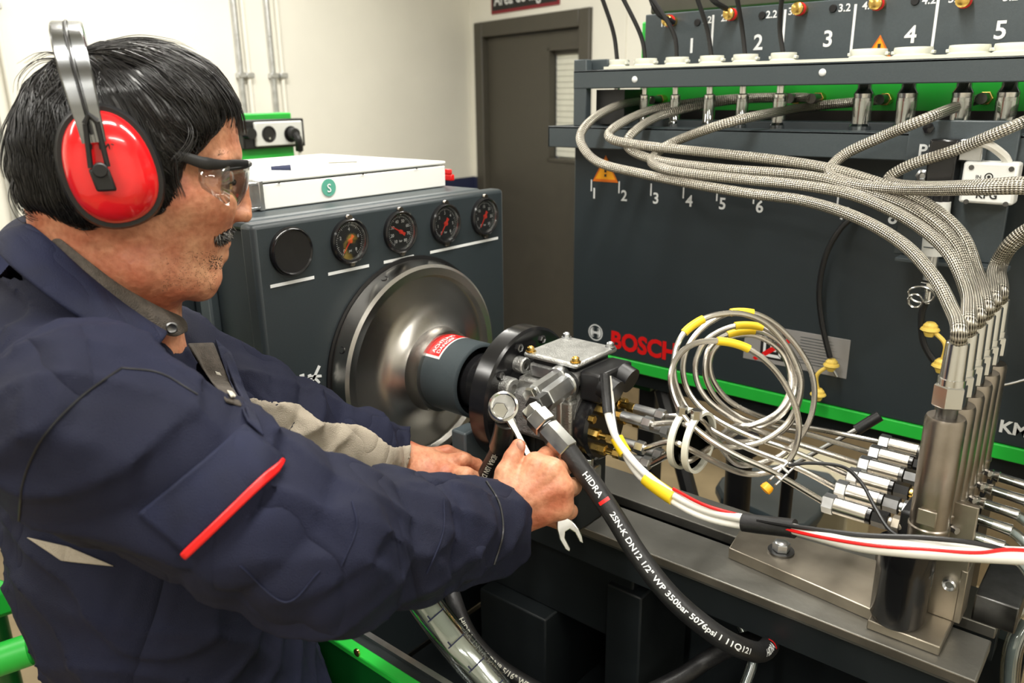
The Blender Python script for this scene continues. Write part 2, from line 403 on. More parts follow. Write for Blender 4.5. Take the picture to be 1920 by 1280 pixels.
# wall panel joint
struct('trim_4', MB().box((1.08, -.010, .0), (6.0, .0, .95), DF, CO), 'tan_board')
struct('trim_3', MB().box((1.28, -.006, 0), (1.30, 0, 2.7), DF, CO), 'wall')
df = MB().box((.065, -.02, 0), (.145, .1, 1.98), DF, CO).box((.985, -.02, 0), (1.065, .1, 1.98), DF, CO).box((.145, -.02, 1.90), (.985, .1, 1.98), DF, CO)
dr = bpy.data.objects.new('door_1', None); COL.objects.link(dr); dr.location = Vector(CO); dr['_loc'] = list(CO); dr['kind'] = 'structure'
obj('door_frame', df, 'door', dr, bev=.006)
lf = MB().box((.15, .02, .01), (.715, .06, 1.895), DF, CO).box((.98, .02, .01), (.982, .06, 1.895), DF, CO).box((.715, .02, .01), (.98, .06, 1.27), DF, CO).box((.715, .02, 1.81), (.98, .06, 1.895), DF, CO)
obj('door_leaf', lf, 'door', dr)
wf = obj('window_frame', MB().box((.705, .012, 1.26), (.72, .05, 1.82), DF, CO).box((.972, .012, 1.26), (.985, .05, 1.82), DF, CO).box((.705, .012, 1.26), (.985, .05, 1.275), DF, CO).box((.705, .012, 1.805), (.985, .05, 1.82), DF, CO), 'door', dr)
obj('door_handle', MB().box((.19, -.05, 1.0), (.31, -.035, 1.02), DF, CO).box((.19, -.05, 1.0), (.21, .02, 1.02), DF, CO), 'chrome', dr, bev=.003)
bl = thing('window_blind', 'pale cream slatted blind behind the narrow glass panel of the dark door', 'blind', dp(.72, .05, 1.275))
z = 1.28
while z < 1.80:
    obj('slat', MB().prism([(0, 0), (.012, .004), (.014, .030), (.010, .030), (.009, .005), (0, .003)], (-DN, AX[2], DD), dp(.722, .072, z), .25), 'ivory', bl, smooth=0); z += .0285
obj('head_rail', MB().box((.722, .045, 1.785), (.972, .075, 1.805), DF, CO), 'door', bl)
obj('lit_backing', MB().box((.70, .09, 1.25), (.99, .095, 1.83), DF, CO), 'ivory', bl)  # pale board added to stand for the lit space behind the slats
# ceiling lights
for i, (x, y) in enumerate(((-2.3, 1.6), (-2.3, -.6), (-.55, 1.9), (-.45, .35), (-.3, -1.2), (1.2, .6), (1.2, -1.2))):
    t = thing('ceiling_light', 'slim white ceiling light strip '+('near the left wall by the corner', 'near the left wall behind the worker', 'above the numbered cabinet', 'above the pump and the rail', 'behind the photographer in the middle', 'near the right wall beside the cabinet', 'near the right wall at the back')[i], 'ceiling light', (x, y, 2.63), 'ceiling light strips')
    obj('housing', MB().box((x-.09, y-.64, 2.63), (x+.09, y+.64, 2.695)), 'white', t, bev=.004)
# wall conduits
for nm, ys, z0 in (('wall conduit pair left of the corner, behind the head of the worker', (2.085, 2.125), 1.0), ('wall conduit pair above the green socket post', (2.25, 2.30), 1.0), ('wall conduit pair at the left picture edge behind the head', (1.09, 1.15), 1.0)):
    t = thing('conduit', 'pale grey '+nm, 'conduit', (XW+.02, ys[0], z0))
    for k, y in enumerate(ys): obj('pipe', MB().cyl((XW+.014, y, z0), (XW+.014, y, 2.7), .010 if k else .012, n=12), 'zinc' if k == 0 else 'wall', t)
    for z in (1.68,) if ys[0] > 2 else (1.9,):
        for y in ys: obj('clamp', MB().box((XW, y-.02, z), (XW+.03, y+.02, z+.022)), 'zinc', t, bev=.003)
# sign above the door
sg = thing('door_sign', 'white lettered sign with dark red border above the dark door', 'sign', dp(.23, -.006, 2.02))
obj('board', MB().box((.232, -.008, 2.012), (.822, 0, 2.16), DF, CO), 'red_dark', sg)
obj('face', MB().box((.245, -.010, 2.028), (.809, -.008, 2.148), DF, CO), 'print_black', sg)
tb = MB(); text_on(tb, 'Área de Ingeniería', dp(.265, -.012, 2.052), DD, AX[2], .062, .012); obj('lettering', tb, 'print_white', sg, smooth=0)

# ================================================================== socket post
sp0 = onX(450, 300, -2.14); sy0, sy1 = 1.26, 1.63
sc = W(510, 260, 2.4)
pY = lambda px, py: onX(px, py, -2.14)
a_ = pY(452, 222); b_ = pY(566, 300)
so = thing('socket_post', 'green post carrying a white double wall socket behind the drive unit', 'power post', (-2.2, 1.4, 0))
y0, y1 = a_[1], b_[1]+.0; zt = a_[2]; zb = pY(500, 278)[2]
obj('back_plate', MB().box((-2.22, y0-.01, 1.25), (-2.16, y1-.01, zt+.012)), 'green', so, bev=.004)
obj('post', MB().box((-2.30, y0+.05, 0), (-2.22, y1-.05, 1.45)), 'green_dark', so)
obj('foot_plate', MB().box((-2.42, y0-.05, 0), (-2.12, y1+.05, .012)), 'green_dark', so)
obj('socket_housing', MB().box((-2.16, y0-.005, zb), (-2.13, y1+.012, zt-.005)), 'black', so, bev=.004)
yA = pY(472, 250)[1]
fc = obj('socket_face', MB().box((-2.13, yA, zb+.008), (-2.118, y1-.004, zt-.012)), 'white', so, bev=.003)
for px, py in ((496, 251), (537, 251)):
    c = pY(px, py); obj('socket_well', MB().lathe((-2.122, c[1], c[2]), (1, 0, 0), [(.003, .023), (.0062, .024), (.0064, .020), (.0050, .018), (.0050, .0)], 28), 'black', so)
obj('earth_pin', MB().cyl((-2.12, pY(496, 259)[1], pY(496, 259)[2]), (-2.112, pY(496, 259)[1], pY(496, 259)[2]), .003, n=8), 'chrome', so)
obj('rotary_switch', MB().cyl((-2.13, pY(458, 250)[1], pY(458, 250)[2]), (-2.10, pY(458, 250)[1], pY(458, 250)[2]), .016), 'black_gloss', so)
c = pY(538, 250); pl = thing('power_plug', 'black plug with its cord in the right hand well of the socket', 'plug', (-2.11, c[1], c[2]))
obj('plug_body', MB().cyl((-2.122, c[1], c[2]), (-2.095, c[1], c[2]), .019, .016).tube(cr([(-2.10, c[1], c[2]), (-2.09, c[1]+.004, c[2]-.02), (-2.095, c[1]+.008, c[2]-.05)], 6), [.012]*13, 10), 'black', pl)
obj('cord', MB().tube(cr([(-2.095, c[1]+.008, c[2]-.05), (-2.095, c[1]+.01, c[2]-.07), (-2.10, c[1]+.012, 1.1), (-2.12, c[1]+.03, .6), (-2.1, c[1]+.04, .02)], 6), .006, 8), 'white_cable', pl)

# ================================================================== drive unit
XF = -.94; YA, ZA = .863, 1.175
du = thing('drive_unit', 'charcoal grey test bench drive housing with round gauges and chrome flange', 'machine', (-1.25, .85, 0))
obj('housing', MB().box((-1.62, .615, .60), (-.972, 1.085, 1.425)), 'charcoal', du, bev=.006)
fp = MB().box((-.972, .588, .62), (XF, 1.102, 1.438)); obj('front_panel', fp, 'charcoal', du, bev=.007)
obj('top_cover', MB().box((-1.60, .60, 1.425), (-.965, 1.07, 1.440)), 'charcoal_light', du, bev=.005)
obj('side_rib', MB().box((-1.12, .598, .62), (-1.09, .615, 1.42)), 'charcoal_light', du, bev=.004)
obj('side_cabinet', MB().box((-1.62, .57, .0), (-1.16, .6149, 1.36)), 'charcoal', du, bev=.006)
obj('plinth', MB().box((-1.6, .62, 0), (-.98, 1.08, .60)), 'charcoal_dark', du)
def ring(mb, x0, y, z, prof, n=40): return mb.lathe((x0, y, z), (1, 0, 0), prof, n)
def arc_text(mb, items, x, y, z, r, h):
    for s, a in items:
        cy, cz = y+r*math.sin(a), z+r*math.cos(a); text_on(mb, s, (x, cy, cz-h/2), AX[1], AX[2], h, .02, True)
gy = [.747, .848, .949, 1.047]; gz = 1.395; ga = [math.radians(218), math.radians(300), math.radians(215), math.radians(213)]
gnum = [('0 2 4 6 8'.split(), 220, 500), ('10 20 30 40 50 60 70 80'.split(), 215, 505), ('0 1 2 3 4 5 6'.split(), 215, 500), ('0 5 10 15 20 25 30'.split(), 215, 500)]
for i, y in enumerate(gy):
    g = obj('gauge', ring(MB(), XF, y, gz, [(0, .0335), (.006, .0335), (.008, .031), (.007, .0285), (.001, .0265), (.001, 0)], 48), 'black_gloss', du)
    obj('dial_plate', ring(MB(), XF+.0012, y, gz, [(0, .026), (.0004, .026), (.0004, 0)]), 'black', g)
    obj('reflector_ring', ring(MB(), XF+.0015, y, gz, [(0, .0268), (.004, .0285), (.0042, .0280), (.0006, .0262), (0, .0262)], 48), 'chrome', g)
    tk = MB()
    for k in range(41):
        a = math.radians(215+290*k/40); L = .0035 if k % 5 == 0 else .0018
        u = V3((0, math.sin(a), math.cos(a))); v = V3((0, math.cos(a), -math.sin(a)))
        tk.prism([(-.0003, .0245-L), (.0003, .0245-L), (.0003, .0245), (-.0003, .0245)], (v, u, AX[0]), (XF+.0017, y, gz), .0002)
    nums, a0, a1 = gnum[i]
    arc_text(tk, [(s, math.radians(a0+(a1-a0)*k/(len(nums)-1))) for k, s in enumerate(nums)], XF+.002, y, gz, .0175, .0048)
    text_on(tk, 'bar' if i else 'psi', (XF+.002, y, gz-.016), AX[1], AX[2], .0035, .02, True)
    obj('dial_print', tk, 'print_white', g, smooth=0)
    a = ga[i]; u = V3((0, math.sin(a), math.cos(a))); v = V3((0, math.cos(a), -math.sin(a)))
    obj('needle', MB().prism([(-.0012, 0), (-.0004, .021), (.0004, .021), (.0012, 0), (.0028, -.010), (-.0028, -.010)], (v, u, AX[0]), (XF+.003, y, gz), .0008).lathe((XF+.0025, y, gz), (1, 0, 0), [(0, .0036), (.003, .0032), (.003, 0)], 16), 'needle', g, smooth=0)
    obj('glass', ring(MB(), XF+.0062, y, gz, [(0, .0282), (.0006, .0275), (.0006, 0)]), 'gauge_glass', g)
    obj('bezel_clip', MB().cyl((XF+.002, y, gz+.034), (XF+.007, y, gz+.034), .005, n=12), 'nickel', g)
    obj('bezel_clip', MB().cyl((XF+.002, y, gz-.034), (XF+.007, y, gz-.034), .004, n=12), 'nickel', g)
obj('blank_cover', ring(MB(), XF, .645, gz, [(0, .0345), (.003, .0345), (.006, .0335), (.0075, .0315), (.006, .0295), (.0055, 0)], 48), 'black_gloss', du)
for a, b in ((.607, .680), (.705, .782), (.812, .876), (.913, 1.084)):
    obj('underline_mark', MB().box((XF, a, 1.3495), (XF+.0006, b, 1.354)), 'print_white', du, smooth=0)
# pictogram: arc with a crossed gear
pm = MB(); c = onX(580, 712, XF+.0004)
def P2(mb, pts): mb.prism(pts, (AX[1], AX[2], AX[0]), (XF, c[1], c[2]), .0006)
def arcstrip(mb, r0, r1, a0, a1, n=10, cx=0, cy=0):
    for k in range(n):
        a, b = math.radians(a0+(a1-a0)*k/n), math.radians(a0+(a1-a0)*(k+1)/n)
        P2(mb, [(cx+r0*math.cos(a), cy+r0*math.sin(a)), (cx+r1*math.cos(a), cy+r1*math.sin(a)), (cx+r1*math.cos(b), cy+r1*math.sin(b)), (cx+r0*math.cos(b), cy+r0*math.sin(b))])
arcstrip(pm, .016, .020, 20, 160, cy=-.016); arcstrip(pm, .007, .012, 10, 170, cy=-.016)
P2(pm, [(.002, -.004), (.018, .018), (.022, .015), (.006, -.006)]); P2(pm, [(.004, .006), (.022, .002), (.022, -.002), (.004, .002)]); P2(pm, [(-.016, .006), (-.008, .006), (-.008, .012), (-.016, .012)])
P2(pm, [(-.002, .002), (.004, .002), (.004, .008), (-.002, .008)])
obj('pictogram', pm, 'print_white', du, smooth=0)
fl = obj('drive_flange', ring(MB(), XF, YA, ZA, [(0, .160), (.004, .172), (.030, .167), (.034, .162), (.034, .150), (.026, .146), (.030, .11), (.040, .085), (.055, .070), (.078, .066), (.079, .060), (.080, .0)], 96), 'turned', du, smooth=25)
obj('flange_back_disc', ring(MB(), XF, YA, ZA, [(0, .178), (.003, .178), (.003, .15)], 72), 'black', du)  # dark back disc behind the chrome band
for k in range(8):
    a = math.radians(22+45*k); cy, cz = YA+.1695*math.sin(a), ZA+.1695*math.cos(a); d = V3((0, math.sin(a), math.cos(a)))
    q = V3((XF+.017, YA, ZA)); obj('flange_hole', MB().lathe(q+d*.1655, d, [(0, .0048), (.0045, .0055), (.0045, .0046), (.002, .0044), (.002, 0)], 16), 'black_gloss', fl)
obj('coupling_guard', ring(MB(), -.872, YA, ZA, [(0, .056), (.002, .060), (.082, .060), (.084, .057), (.084, .054), (.04, .052)], 64), 'charcoal_light', du)
obj('coupling_core', ring(MB(), -.862, YA, ZA, [(0, .05), (.01, .045), (.09, .043), (.092, .052), (.11, .052), (.112, .03), (.15, .03)], 48), 'black_gloss', du)
for a in (35, 125, 215, 305):
    a = math.radians(a); cy, cz = YA+.0615*math.sin(a), ZA+.0615*math.cos(a)
    obj('guard_screw', MB().cyl((-.868, cy, cz), (-.878, cy, cz), .006, n=6), 'zinc', du)
    cy, cz = YA+.045*math.sin(a), ZA+.045*math.cos(a)
    obj('coupling_bolt', MB().hexa((-.765, cy, cz), (-.752, cy, cz), .006), 'dark_steel', du)
# red warning label wrapped round the guard
def wraplabel(name, x0, x1, a0, a1, r, m, lift, par):
    mb = MB(); n = 16
    for k in range(n):
        A, B = [math.radians(a0+(a1-a0)*(k+j)/n) for j in (0, 1)]
        mb.add([(x, YA+(r+lift)*math.sin(t), ZA+(r+lift)*math.cos(t)) for x, t in ((x0, A), (x1, A), (x1, B), (x0, B))], [(0, 1, 2, 3)])
    return obj(name, mb, m, par)
wraplabel('warning_label', -.866, -.831, -50, 28, .060, 'white', .0004, du)
wl = wraplabel('red_field', -.863, -.834, -46, 26, .060, 'red', .0008, du)
lm = MB()
for j, s in enumerate(('ACHTUNG', 'DANGER')):
    V, F = text_poly(s, .02); V = np.array(V); k = .0065/.7; nv = []
    for v in V:
        t = math.radians(-42)+(v[0]*k)/.061*1.15; nv.append((-.846+j*.0095*1-v[1]*k, YA+.0612*math.sin(t), ZA+.0612*math.cos(t)))
    lm.add(nv, F)
obj('label_print', lm, 'print_white', du, smooth=0)

# black mounting flange with grey angle bracket
mf = thing('mounting_flange', 'large black mounting disc between the drive coupling and the pump', 'flange', (-.70, YA, .995))
obj('disc', ring(MB(), -.722, YA, ZA, [(0, .060), (0, .098), (.003, .102), (.030, .102), (.033, .098), (.033, .045), (.02, .04)], 72), 'black_gloss', mf)
for k in range(10):
    a = math.radians(18+36*k); cy, cz = YA+.084*math.sin(a), ZA+.084*math.cos(a)
    obj('disc_bolt', MB().lathe((-.691, cy, cz), (1, 0, 0), [(0, .0065), (.005, .0065), (.006, .005), (.004, .0035), (.004, 0)], 6), 'dark_steel', mf)
br = thing('angle_bracket', 'grey angle bracket below the black mounting disc on the rail', 'bracket', (-.76, .80, 1.0))
obj('upright', MB().prism([(.765, 1.0), (.96, 1.0), (.96, 1.13), (.93, 1.13), (.90, 1.085), (.865, 1.07), (.83, 1.085), (.80, 1.135), (.765, 1.135)], (AX[1], AX[2], AX[0]), (-.760, 0, 0), .028), 'charcoal_light', br, bev=.003)
obj('foot', MB().box((-.84, .765, 1.0), (-.732, .96, 1.016)), 'charcoal_light', br, bev=.003)
obj('clamp_bolt', MB().hexa((-.80, .79, 1.016), (-.80, .79, 1.03), .010), 'zinc', br)
obj('web', MB().prism([(-.84, 1.016), (-.76, 1.016), (-.76, 1.09)], (AX[0], AX[2], AX[1]), (0, .93, 0), .012), 'charcoal_light', br)

# ================================================================== bench
bn = thing('bench_rail', 'long dark steel clamping rail with T slots running towards the lower right corner', 'rail', (-.5, .95, .88))
rb = MB().box((-.935, .850, .985), (-.078, .935, 1.0)).box((-.935, .962, .985), (-.078, 1.04, 1.0))
obj('rail_profile', rb, 'rail_steel', bn, bev=.0015)
obj('rail_web', MB().box((-.935, .858, .938), (-.080, .885, .985)).box((-.935, 1.0, .93), (-.080, 1.035, .985)).box((-.935, .89, .93), (-.085, 1.0, .95)), 'charcoal_dark', bn)
obj('front_lip', MB().box((-.935, .8485, .990), (-.078, .8500, .9995)), 'plate_steel', bn)
obj('end_block', MB().box((-.105, .962, 1.0), (-.060, 1.06, 1.035)), 'dark_steel', bn, bev=.002)
bb = thing('test_bench', 'dark bench trough with green front panel below the rail', 'bench', (-.6, .8, 0))
obj('rail_beam', MB().box((-.935, .89, .80), (-.52, 1.03, .928)).box((-.20, .92, .30), (-.12, 1.02, .928)).box((-.52, .93, .90), (-.12, 1.0, .928)), 'charcoal_dark', bb, bev=.003)
obj('beam_foot', MB().box((-.56, .88, .62), (-.50, 1.03, .90)), 'charcoal_dark', bb, bev=.003)
obj('beam_foot', MB().box((-.80, .86, .62), (-.66, 1.03, .80)), 'charcoal_dark', bb, bev=.003)
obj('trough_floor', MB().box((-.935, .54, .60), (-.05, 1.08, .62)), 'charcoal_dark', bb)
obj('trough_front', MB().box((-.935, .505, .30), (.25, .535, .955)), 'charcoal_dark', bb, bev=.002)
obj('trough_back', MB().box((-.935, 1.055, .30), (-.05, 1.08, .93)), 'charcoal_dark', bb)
obj('trough_edge', MB().box((-.935, .525, .955), (.25, .533, .960)), 'zinc', bb)
gp = obj('green_panel', MB().box((-.935, .492, .10), (.25, .505, .962)), 'green_dark', bb, bev=.002)  # panel face: shade is put into its dark green, the edge stays bright
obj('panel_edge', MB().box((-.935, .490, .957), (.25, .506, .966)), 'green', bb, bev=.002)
c = onY(668, 1224, .49); obj('panel_screw', MB().lathe((c[0], .492, c[2]), (0, -1, 0), [(0, .005), (.002, .005), (.003, .003), (.003, 0)], 12), 'brass', bb)
obj('base_frame', MB().box((-.93, .56, 0), (-.06, 1.08, .30)), 'charcoal_dark', bb)
obj('drain_bar', MB().tube(cr([(-.62, .60, .64), (-.40, .75, .66), (-.25, .86, .70)], 6), .010, 8), 'dark_steel', bb)
# plate with bolt on the rail
cp = thing('clamping_plate', 'steel clamping plate with a hexagon bolt lying on the rail beside the hydraulic hose', 'plate', (-.3, .95, 1.0))
q = [onZ(*p, 1.018) for p in ((1374, 1040), (1408, 1000), (1760, 1120), (1655, 1160))]
xs0, xs1 = -.385, -.19
obj('plate', MB().prism([(xs0, .905), (xs1, .885), (xs1, 1.0), (xs0+.02, .985), (xs0-.008, .955)], (AX[0], AX[1], AX[2]), (0, 0, 1.0), .016), 'plate_steel', cp, bev=.0015)
q = onZ(1464, 1034, 1.016)
obj('washer', MB().cyl(q, q+AX[2]*.003, .017, n=32), 'dark_steel', cp); obj('hex_bolt', MB().hexa(q+AX[2]*.003, q+AX[2]*.014, .0115).cyl(q+AX[2]*.014, q+AX[2]*.0155, .0085, .006, n=20), 'zinc', cp)

# ================================================================== white tray box, pen
wt = thing('white_box', 'shallow white lidded box lying on the drive unit', 'box', (-1.17, .85, 1.440))
x0, x1, yy0, yy1 = -1.39, -1.035, .672, 1.052
obj('body', MB().box((x0, yy0, 1.441), (x1, yy1, 1.478)), 'white', wt, bev=.002)
obj('lid', MB().box((x0-.001, yy0-.001, 1.480), (x1+.001, yy1+.001, 1.486)), 'white', wt, bev=.002)
obj('corner_clasp', MB().box((-1.031, .664, 1.441), (-1.05, .6715, 1.484)).box((-1.033, .640, 1.478), (-1.05, .665, 1.482)).box((-1.033, .640, 1.443), (-1.05, .665, 1.447)).box((-1.033, .638, 1.443), (-1.05, .642, 1.482)).box((-1.052, .640, 1.446), (-1.048, .665, 1.478)), 'zinc', wt, bev=.001)
lb = obj('round_sticker', MB().lathe((x1+.001, .79, 1.463), (1, 0, 0), [(0, .0135), (.0006, .0135), (.0006, 0)], 28), 'white', wt)
mat('teal', (.10, .38, .28), .5); lb.data.materials[0] = MT['teal']
sm = MB(); text_on(sm, 'S', (x1+.0022, .79, 1.456), AX[1], AX[2], .013, .01, True)
obj('sticker_print', sm, 'print_white', wt, smooth=0)
for y in (.70, .86, .98): obj('lid_screw', MB().cyl((x1+.001, y, 1.4785), (x1+.0022, y, 1.4785), .0016, n=8), 'dark_steel', wt)
p0 = onZ(545, 314, 1.492); p1 = onZ(680, 309, 1.492)
pn = thing('pen', 'slim blue and white pen lying on the white box', 'pen', p0)
dv = nrm(p1-p0); obj('barrel', MB().cyl(p0, p0+dv*.10, .0045, n=12), 'white', pn); obj('grip', MB().cyl(p0-dv*.03, p0, .003, .0046, n=12), 'dado', pn); obj('clip', MB().box((-.001, -.001, .004), (.001, .045, .006), (np.cross(dv, AX[2]), dv, AX[2]), p0+dv*.06), 'chrome', pn)
rp = onZ(842, 340, 1.442); rr_ = thing('red_clip', 'small red plastic clip behind the right end of the white box', 'clip', rp)
obj('clip_body', MB().box(rp+V3((-.06, .006, 0)), rp+V3((.0, .016, .012))).box(rp+V3((-.02, .006, .012)), rp+V3((.0, .010, .022))), 'red', rr_, bev=.002)
# ================================================================== measuring cabinet
YK = 1.40
K = lambda px, py, y=YK: onY(px, py, y)
kc = thing('measuring_cabinet', 'large charcoal cabinet with a green stripe, red lettering and numbered row', 'cabinet', (-.3, 1.6, 0))
obj('front_panel', MB().box((-.998, YK, 1.055), (.55, YK+.02, 1.55)), 'charcoal_dark' if 0 else 'charcoal', kc, bev=.003)
obj('body', MB().box((-.99, YK+.02, 1.04), (.54, 1.80, 1.545)), 'charcoal', kc)
gs = MB().box((-.998, YK-.004, 1.030), (.55, YK+.03, 1.055)); obj('green_stripe', gs, 'green', kc, bev=.002)
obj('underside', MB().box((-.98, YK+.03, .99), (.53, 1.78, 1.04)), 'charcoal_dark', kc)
for x in (-.86, .25): obj('leg', MB().box((x-.022, 1.50, .0), (x+.022, 1.545, 1.0)), 'black', kc, bev=.003)
obj('cross_bar', MB().box((-.90, 1.51, .42), (.30, 1.54, .46)), 'black', kc)
obj('stay', MB().tube([(-.80, 1.46, .98), (-.50, 1.30, .45), (-.46, 1.28, .02)], .018, 8), 'black', kc)
obj('green_foot_bracket', MB().box((-.885, 1.47, .965), (-.835, 1.50, 1.0)), 'green_dark', kc)
# lettering and logos
lt = MB(); a = K(1147, 652); b = K(1252, 665)
text_on(lt, 'BOSCH', K(1146, 650)-AX[1]*.0006, AX[0], AX[2], .036, .040, sx=.95)
obj('red_lettering', lt, 'red', kc, smooth=0)
lg = MB(); lc = K(1117, 623)-AX[1]*.0008; r = .0185
def kring(mb, c, r0, r1, n=36, a0=0, a1=360, dy=0.):
    for k in range(n):
        A, B = math.radians(a0+(a1-a0)*k/n), math.radians(a0+(a1-a0)*(k+1)/n)
        mb.add([c+V3((q*math.cos(t), -dy, q*math.sin(t))) for q, t in ((r0, A), (r1, A), (r1, B), (r0, B))], [(0, 1, 2, 3)])
kring(lg, lc, r*.86, r); kring(lg, lc, r*.42, r*.76, 14, -58, 58); kring(lg, lc, r*.42, r*.76, 14, 122, 238)
for xx in (-.42, .26): lg.add([lc+V3((r*(xx+dx), 0, r*dz)) for dx, dz in ((0, -.58), (.16, -.58), (.16, .58), (0, .58))], [(0, 1, 2, 3)])
lg.add([lc+V3((r*dx, 0, r*dz)) for dx, dz in ((-.3, -.13), (.3, -.13), (.3, .13), (-.3, .13))], [(0, 1, 2, 3)])
obj('armature_emblem', lg, 'print_white', kc, smooth=0)
km = MB(); text_on(km, 'KMA 802', K(1873, 808)-AX[1]*.0006, AX[0], AX[2], .020, .03); 
nm = MB()
for i in range(8):
    q_ = K(*((1111, 348), (1163, 352), (1223, 356), (1284, 360), (1347, 365), (1416, 371), (1573, 384), (1664, 392))[i]); x = q_[0]; z = K(1111, 362)[2]
    text_on(nm, str(i+1), (x+.003, YK-.0006, z-.010), AX[0], AX[2], .021, .02)
    nm.add([(x-.004, YK-.0006, z+.004), (x-.001, YK-.0006, z+.004), (x-.001, YK-.0006, z+.028), (x-.004, YK-.0006, z+.028)], [(0, 1, 2, 3)])
nm.v += []; obj('row_numbers', nm, 'print_white', kc, smooth=0); obj('model_lettering', km, 'print_white', kc, smooth=0)
for i in range(3): obj('screw', MB().lathe((K(1300, 325)[0]+.33*i, YK, K(1300, 325)[2]), (0, -1, 0), [(0, .008), (.003, .008), (.004, .004), (.004, 0)], 12), 'zinc', kc)
# rating plate with crossed out pictogram
rp_ = obj('notice_plate', MB().box((K(1395, 650)[0], YK-.0012, K(1400, 672)[2]), (K(1588, 700)[0], YK, K(1450, 612)[2])), 'grey_label', kc, bev=.001)
X0, X1 = K(1395, 650)[0], K(1588, 700)[0]; Z0, Z1 = K(1400, 672)[2], K(1450, 612)[2]; Wd = X1-X0; Hd = Z1-Z0
yy = YK-.0016
def kq(mb, pts, dy=0.): mb.add([(X0+Wd*u, yy-dy, Z0+Hd*v) for u, v in pts], [tuple(range(len(pts)))])
pb = MB(); kq(pb, [(.17, .12), (.41, .12), (.41, .84), (.17, .84)]); obj('pictogram_field', pb, 'print_black', kc, smooth=0)
pw = MB()
for q in ([(.2, .18), (.38, .18), (.35, .26), (.23, .26)], [(.2, .78), (.38, .78), (.35, .70), (.23, .70)], [(.2, .2), (.225, .28), (.225, .70), (.2, .76)], [(.38, .2), (.355, .28), (.355, .70), (.38, .76)], [(.25, .34), (.33, .34), (.33, .4), (.25, .4)], [(.27, .42), (.31, .42), (.31, .62), (.27, .62)]): kq(pw, q, .0004)
obj('pictogram', pw, 'print_white', kc, smooth=0)
pr = MB(); kq(pr, [(.10, .08), (.13, .02), (.22, .17), (.19, .24)], .0008); kq(pr, [(.19, .26), (.225, .18), (.375, .50), (.345, .60)], .0008); kq(pr, [(.385, .64), (.41, .56), (.49, .74), (.46, .84)], .0008)
obj('red_cross_bar', pr, 'red', kc, smooth=0)
pt = MB(); rr2 = random.Random(3)
for k in range(10): kq(pt, [(.55, .86-.075*k), (.55+.22+.18*rr2.random(), .86-.075*k), (.55+.22+.16*rr2.random(), .875-.075*k), (.55, .875-.075*k)], .0004)
obj('notice_text_lines', pt, 'charcoal_light', kc, smooth=0)
# orange triangle on the lower face
def tri(name, c, s, par, y):
    mb = MB(); mb.add([(c[0]+s*dx, y, c[2]+s*dz) for dx, dz in ((-.5, -.43), (.5, -.43), (0, .43))], [(0, 1, 2)]); o = obj(name, mb, 'amber', par, smooth=0)
    m2 = MB()
    for A, B in (((-.5, -.43), (.5, -.43)), ((.5, -.43), (0, .43)), ((0, .43), (-.5, -.43))):
        A = np.array(A)*s; B = np.array(B)*s; m2.add([(c[0]+p[0], y-.0006, c[2]+p[1]) for p in (A, B, B*.80, A*.80)], [(0, 1, 2, 3)])
    obj(name+'_border', m2, 'orange', par, smooth=0)
    m3 = MB(); m3.add([(c[0]+s*dx, y-.0006, c[2]+s*dz) for dx, dz in ((-.04, -.12), (.04, -.12), (.05, .16), (-.05, .16))], [(0, 1, 2, 3)]); m3.add([(c[0]+s*dx, y-.0006, c[2]+s*dz) for dx, dz in ((-.04, -.26), (.04, -.26), (.04, -.18), (-.04, -.18))], [(0, 1, 2, 3)])
    obj(name+'_mark', m3, 'print_black', par, smooth=0)
tri('warning_triangle', K(1136, 316), .062, kc, YK-.001)

# lower beam, with left end bracket
lb_ = thing('lower_beam', 'grey horizontal beam below the glass tubes, nearest the numbered row', 'beam', (-.6, 1.35, 1.49))
YB = 1.345
zt, zb = onY(1400, 243, YB)[2], onY(1400, 290, YB)[2]; xl = onY(1027, 255, YB)[0]
obj('beam', MB().box((xl, YB, zb), (.50, YB+.006, zt)).box((xl, YB, zt-.006), (.50, YK+.03, zt)), 'charcoal_light', lb_, bev=.002)
obj('end_plate', MB().box((xl, YB, zb), (xl+.006, YK+.03, zt)), 'charcoal_light', lb_, bev=.002)
ur = thing('upper_rail', 'grey horizontal rail carrying the white ring caps', 'rail', (-.6, 1.36, 1.61))
YU = 1.35; zu1, zu0 = onY(1500, 118, YU)[2], onY(1500, 160, YU)[2]; xu = onY(1075, 145, YU)[0]
obj('rail', MB().box((xu, YU, zu0), (.50, YU+.006, zu1)).box((xu, YU, zu1-.006), (.50, 1.46, zu1)), 'charcoal_light', ur, bev=.002)
obj('end_post', MB().box((xu, YU+.001, zt), (xu+.03, YU+.02, zu1+.02)), 'charcoal_light', ur, bev=.002)
obj('end_box', MB().box((xu+.035, YU+.03, zt+.004), (xu+.10, 1.45, zu0-.002)), 'black', ur)
obj('end_corner', MB().box((xu, YU+.03, zu1), (xu+.06, 1.46, zu1+.02)), 'charcoal_light', ur, bev=.002)
for px, py in ((1190, 149), (1542, 136)):
    c = onY(px, py, YU); obj('rail_screw', MB().sphere((c[0], YU, c[2]), .006, 12, (1, .6, 1)), 'print_white', ur)
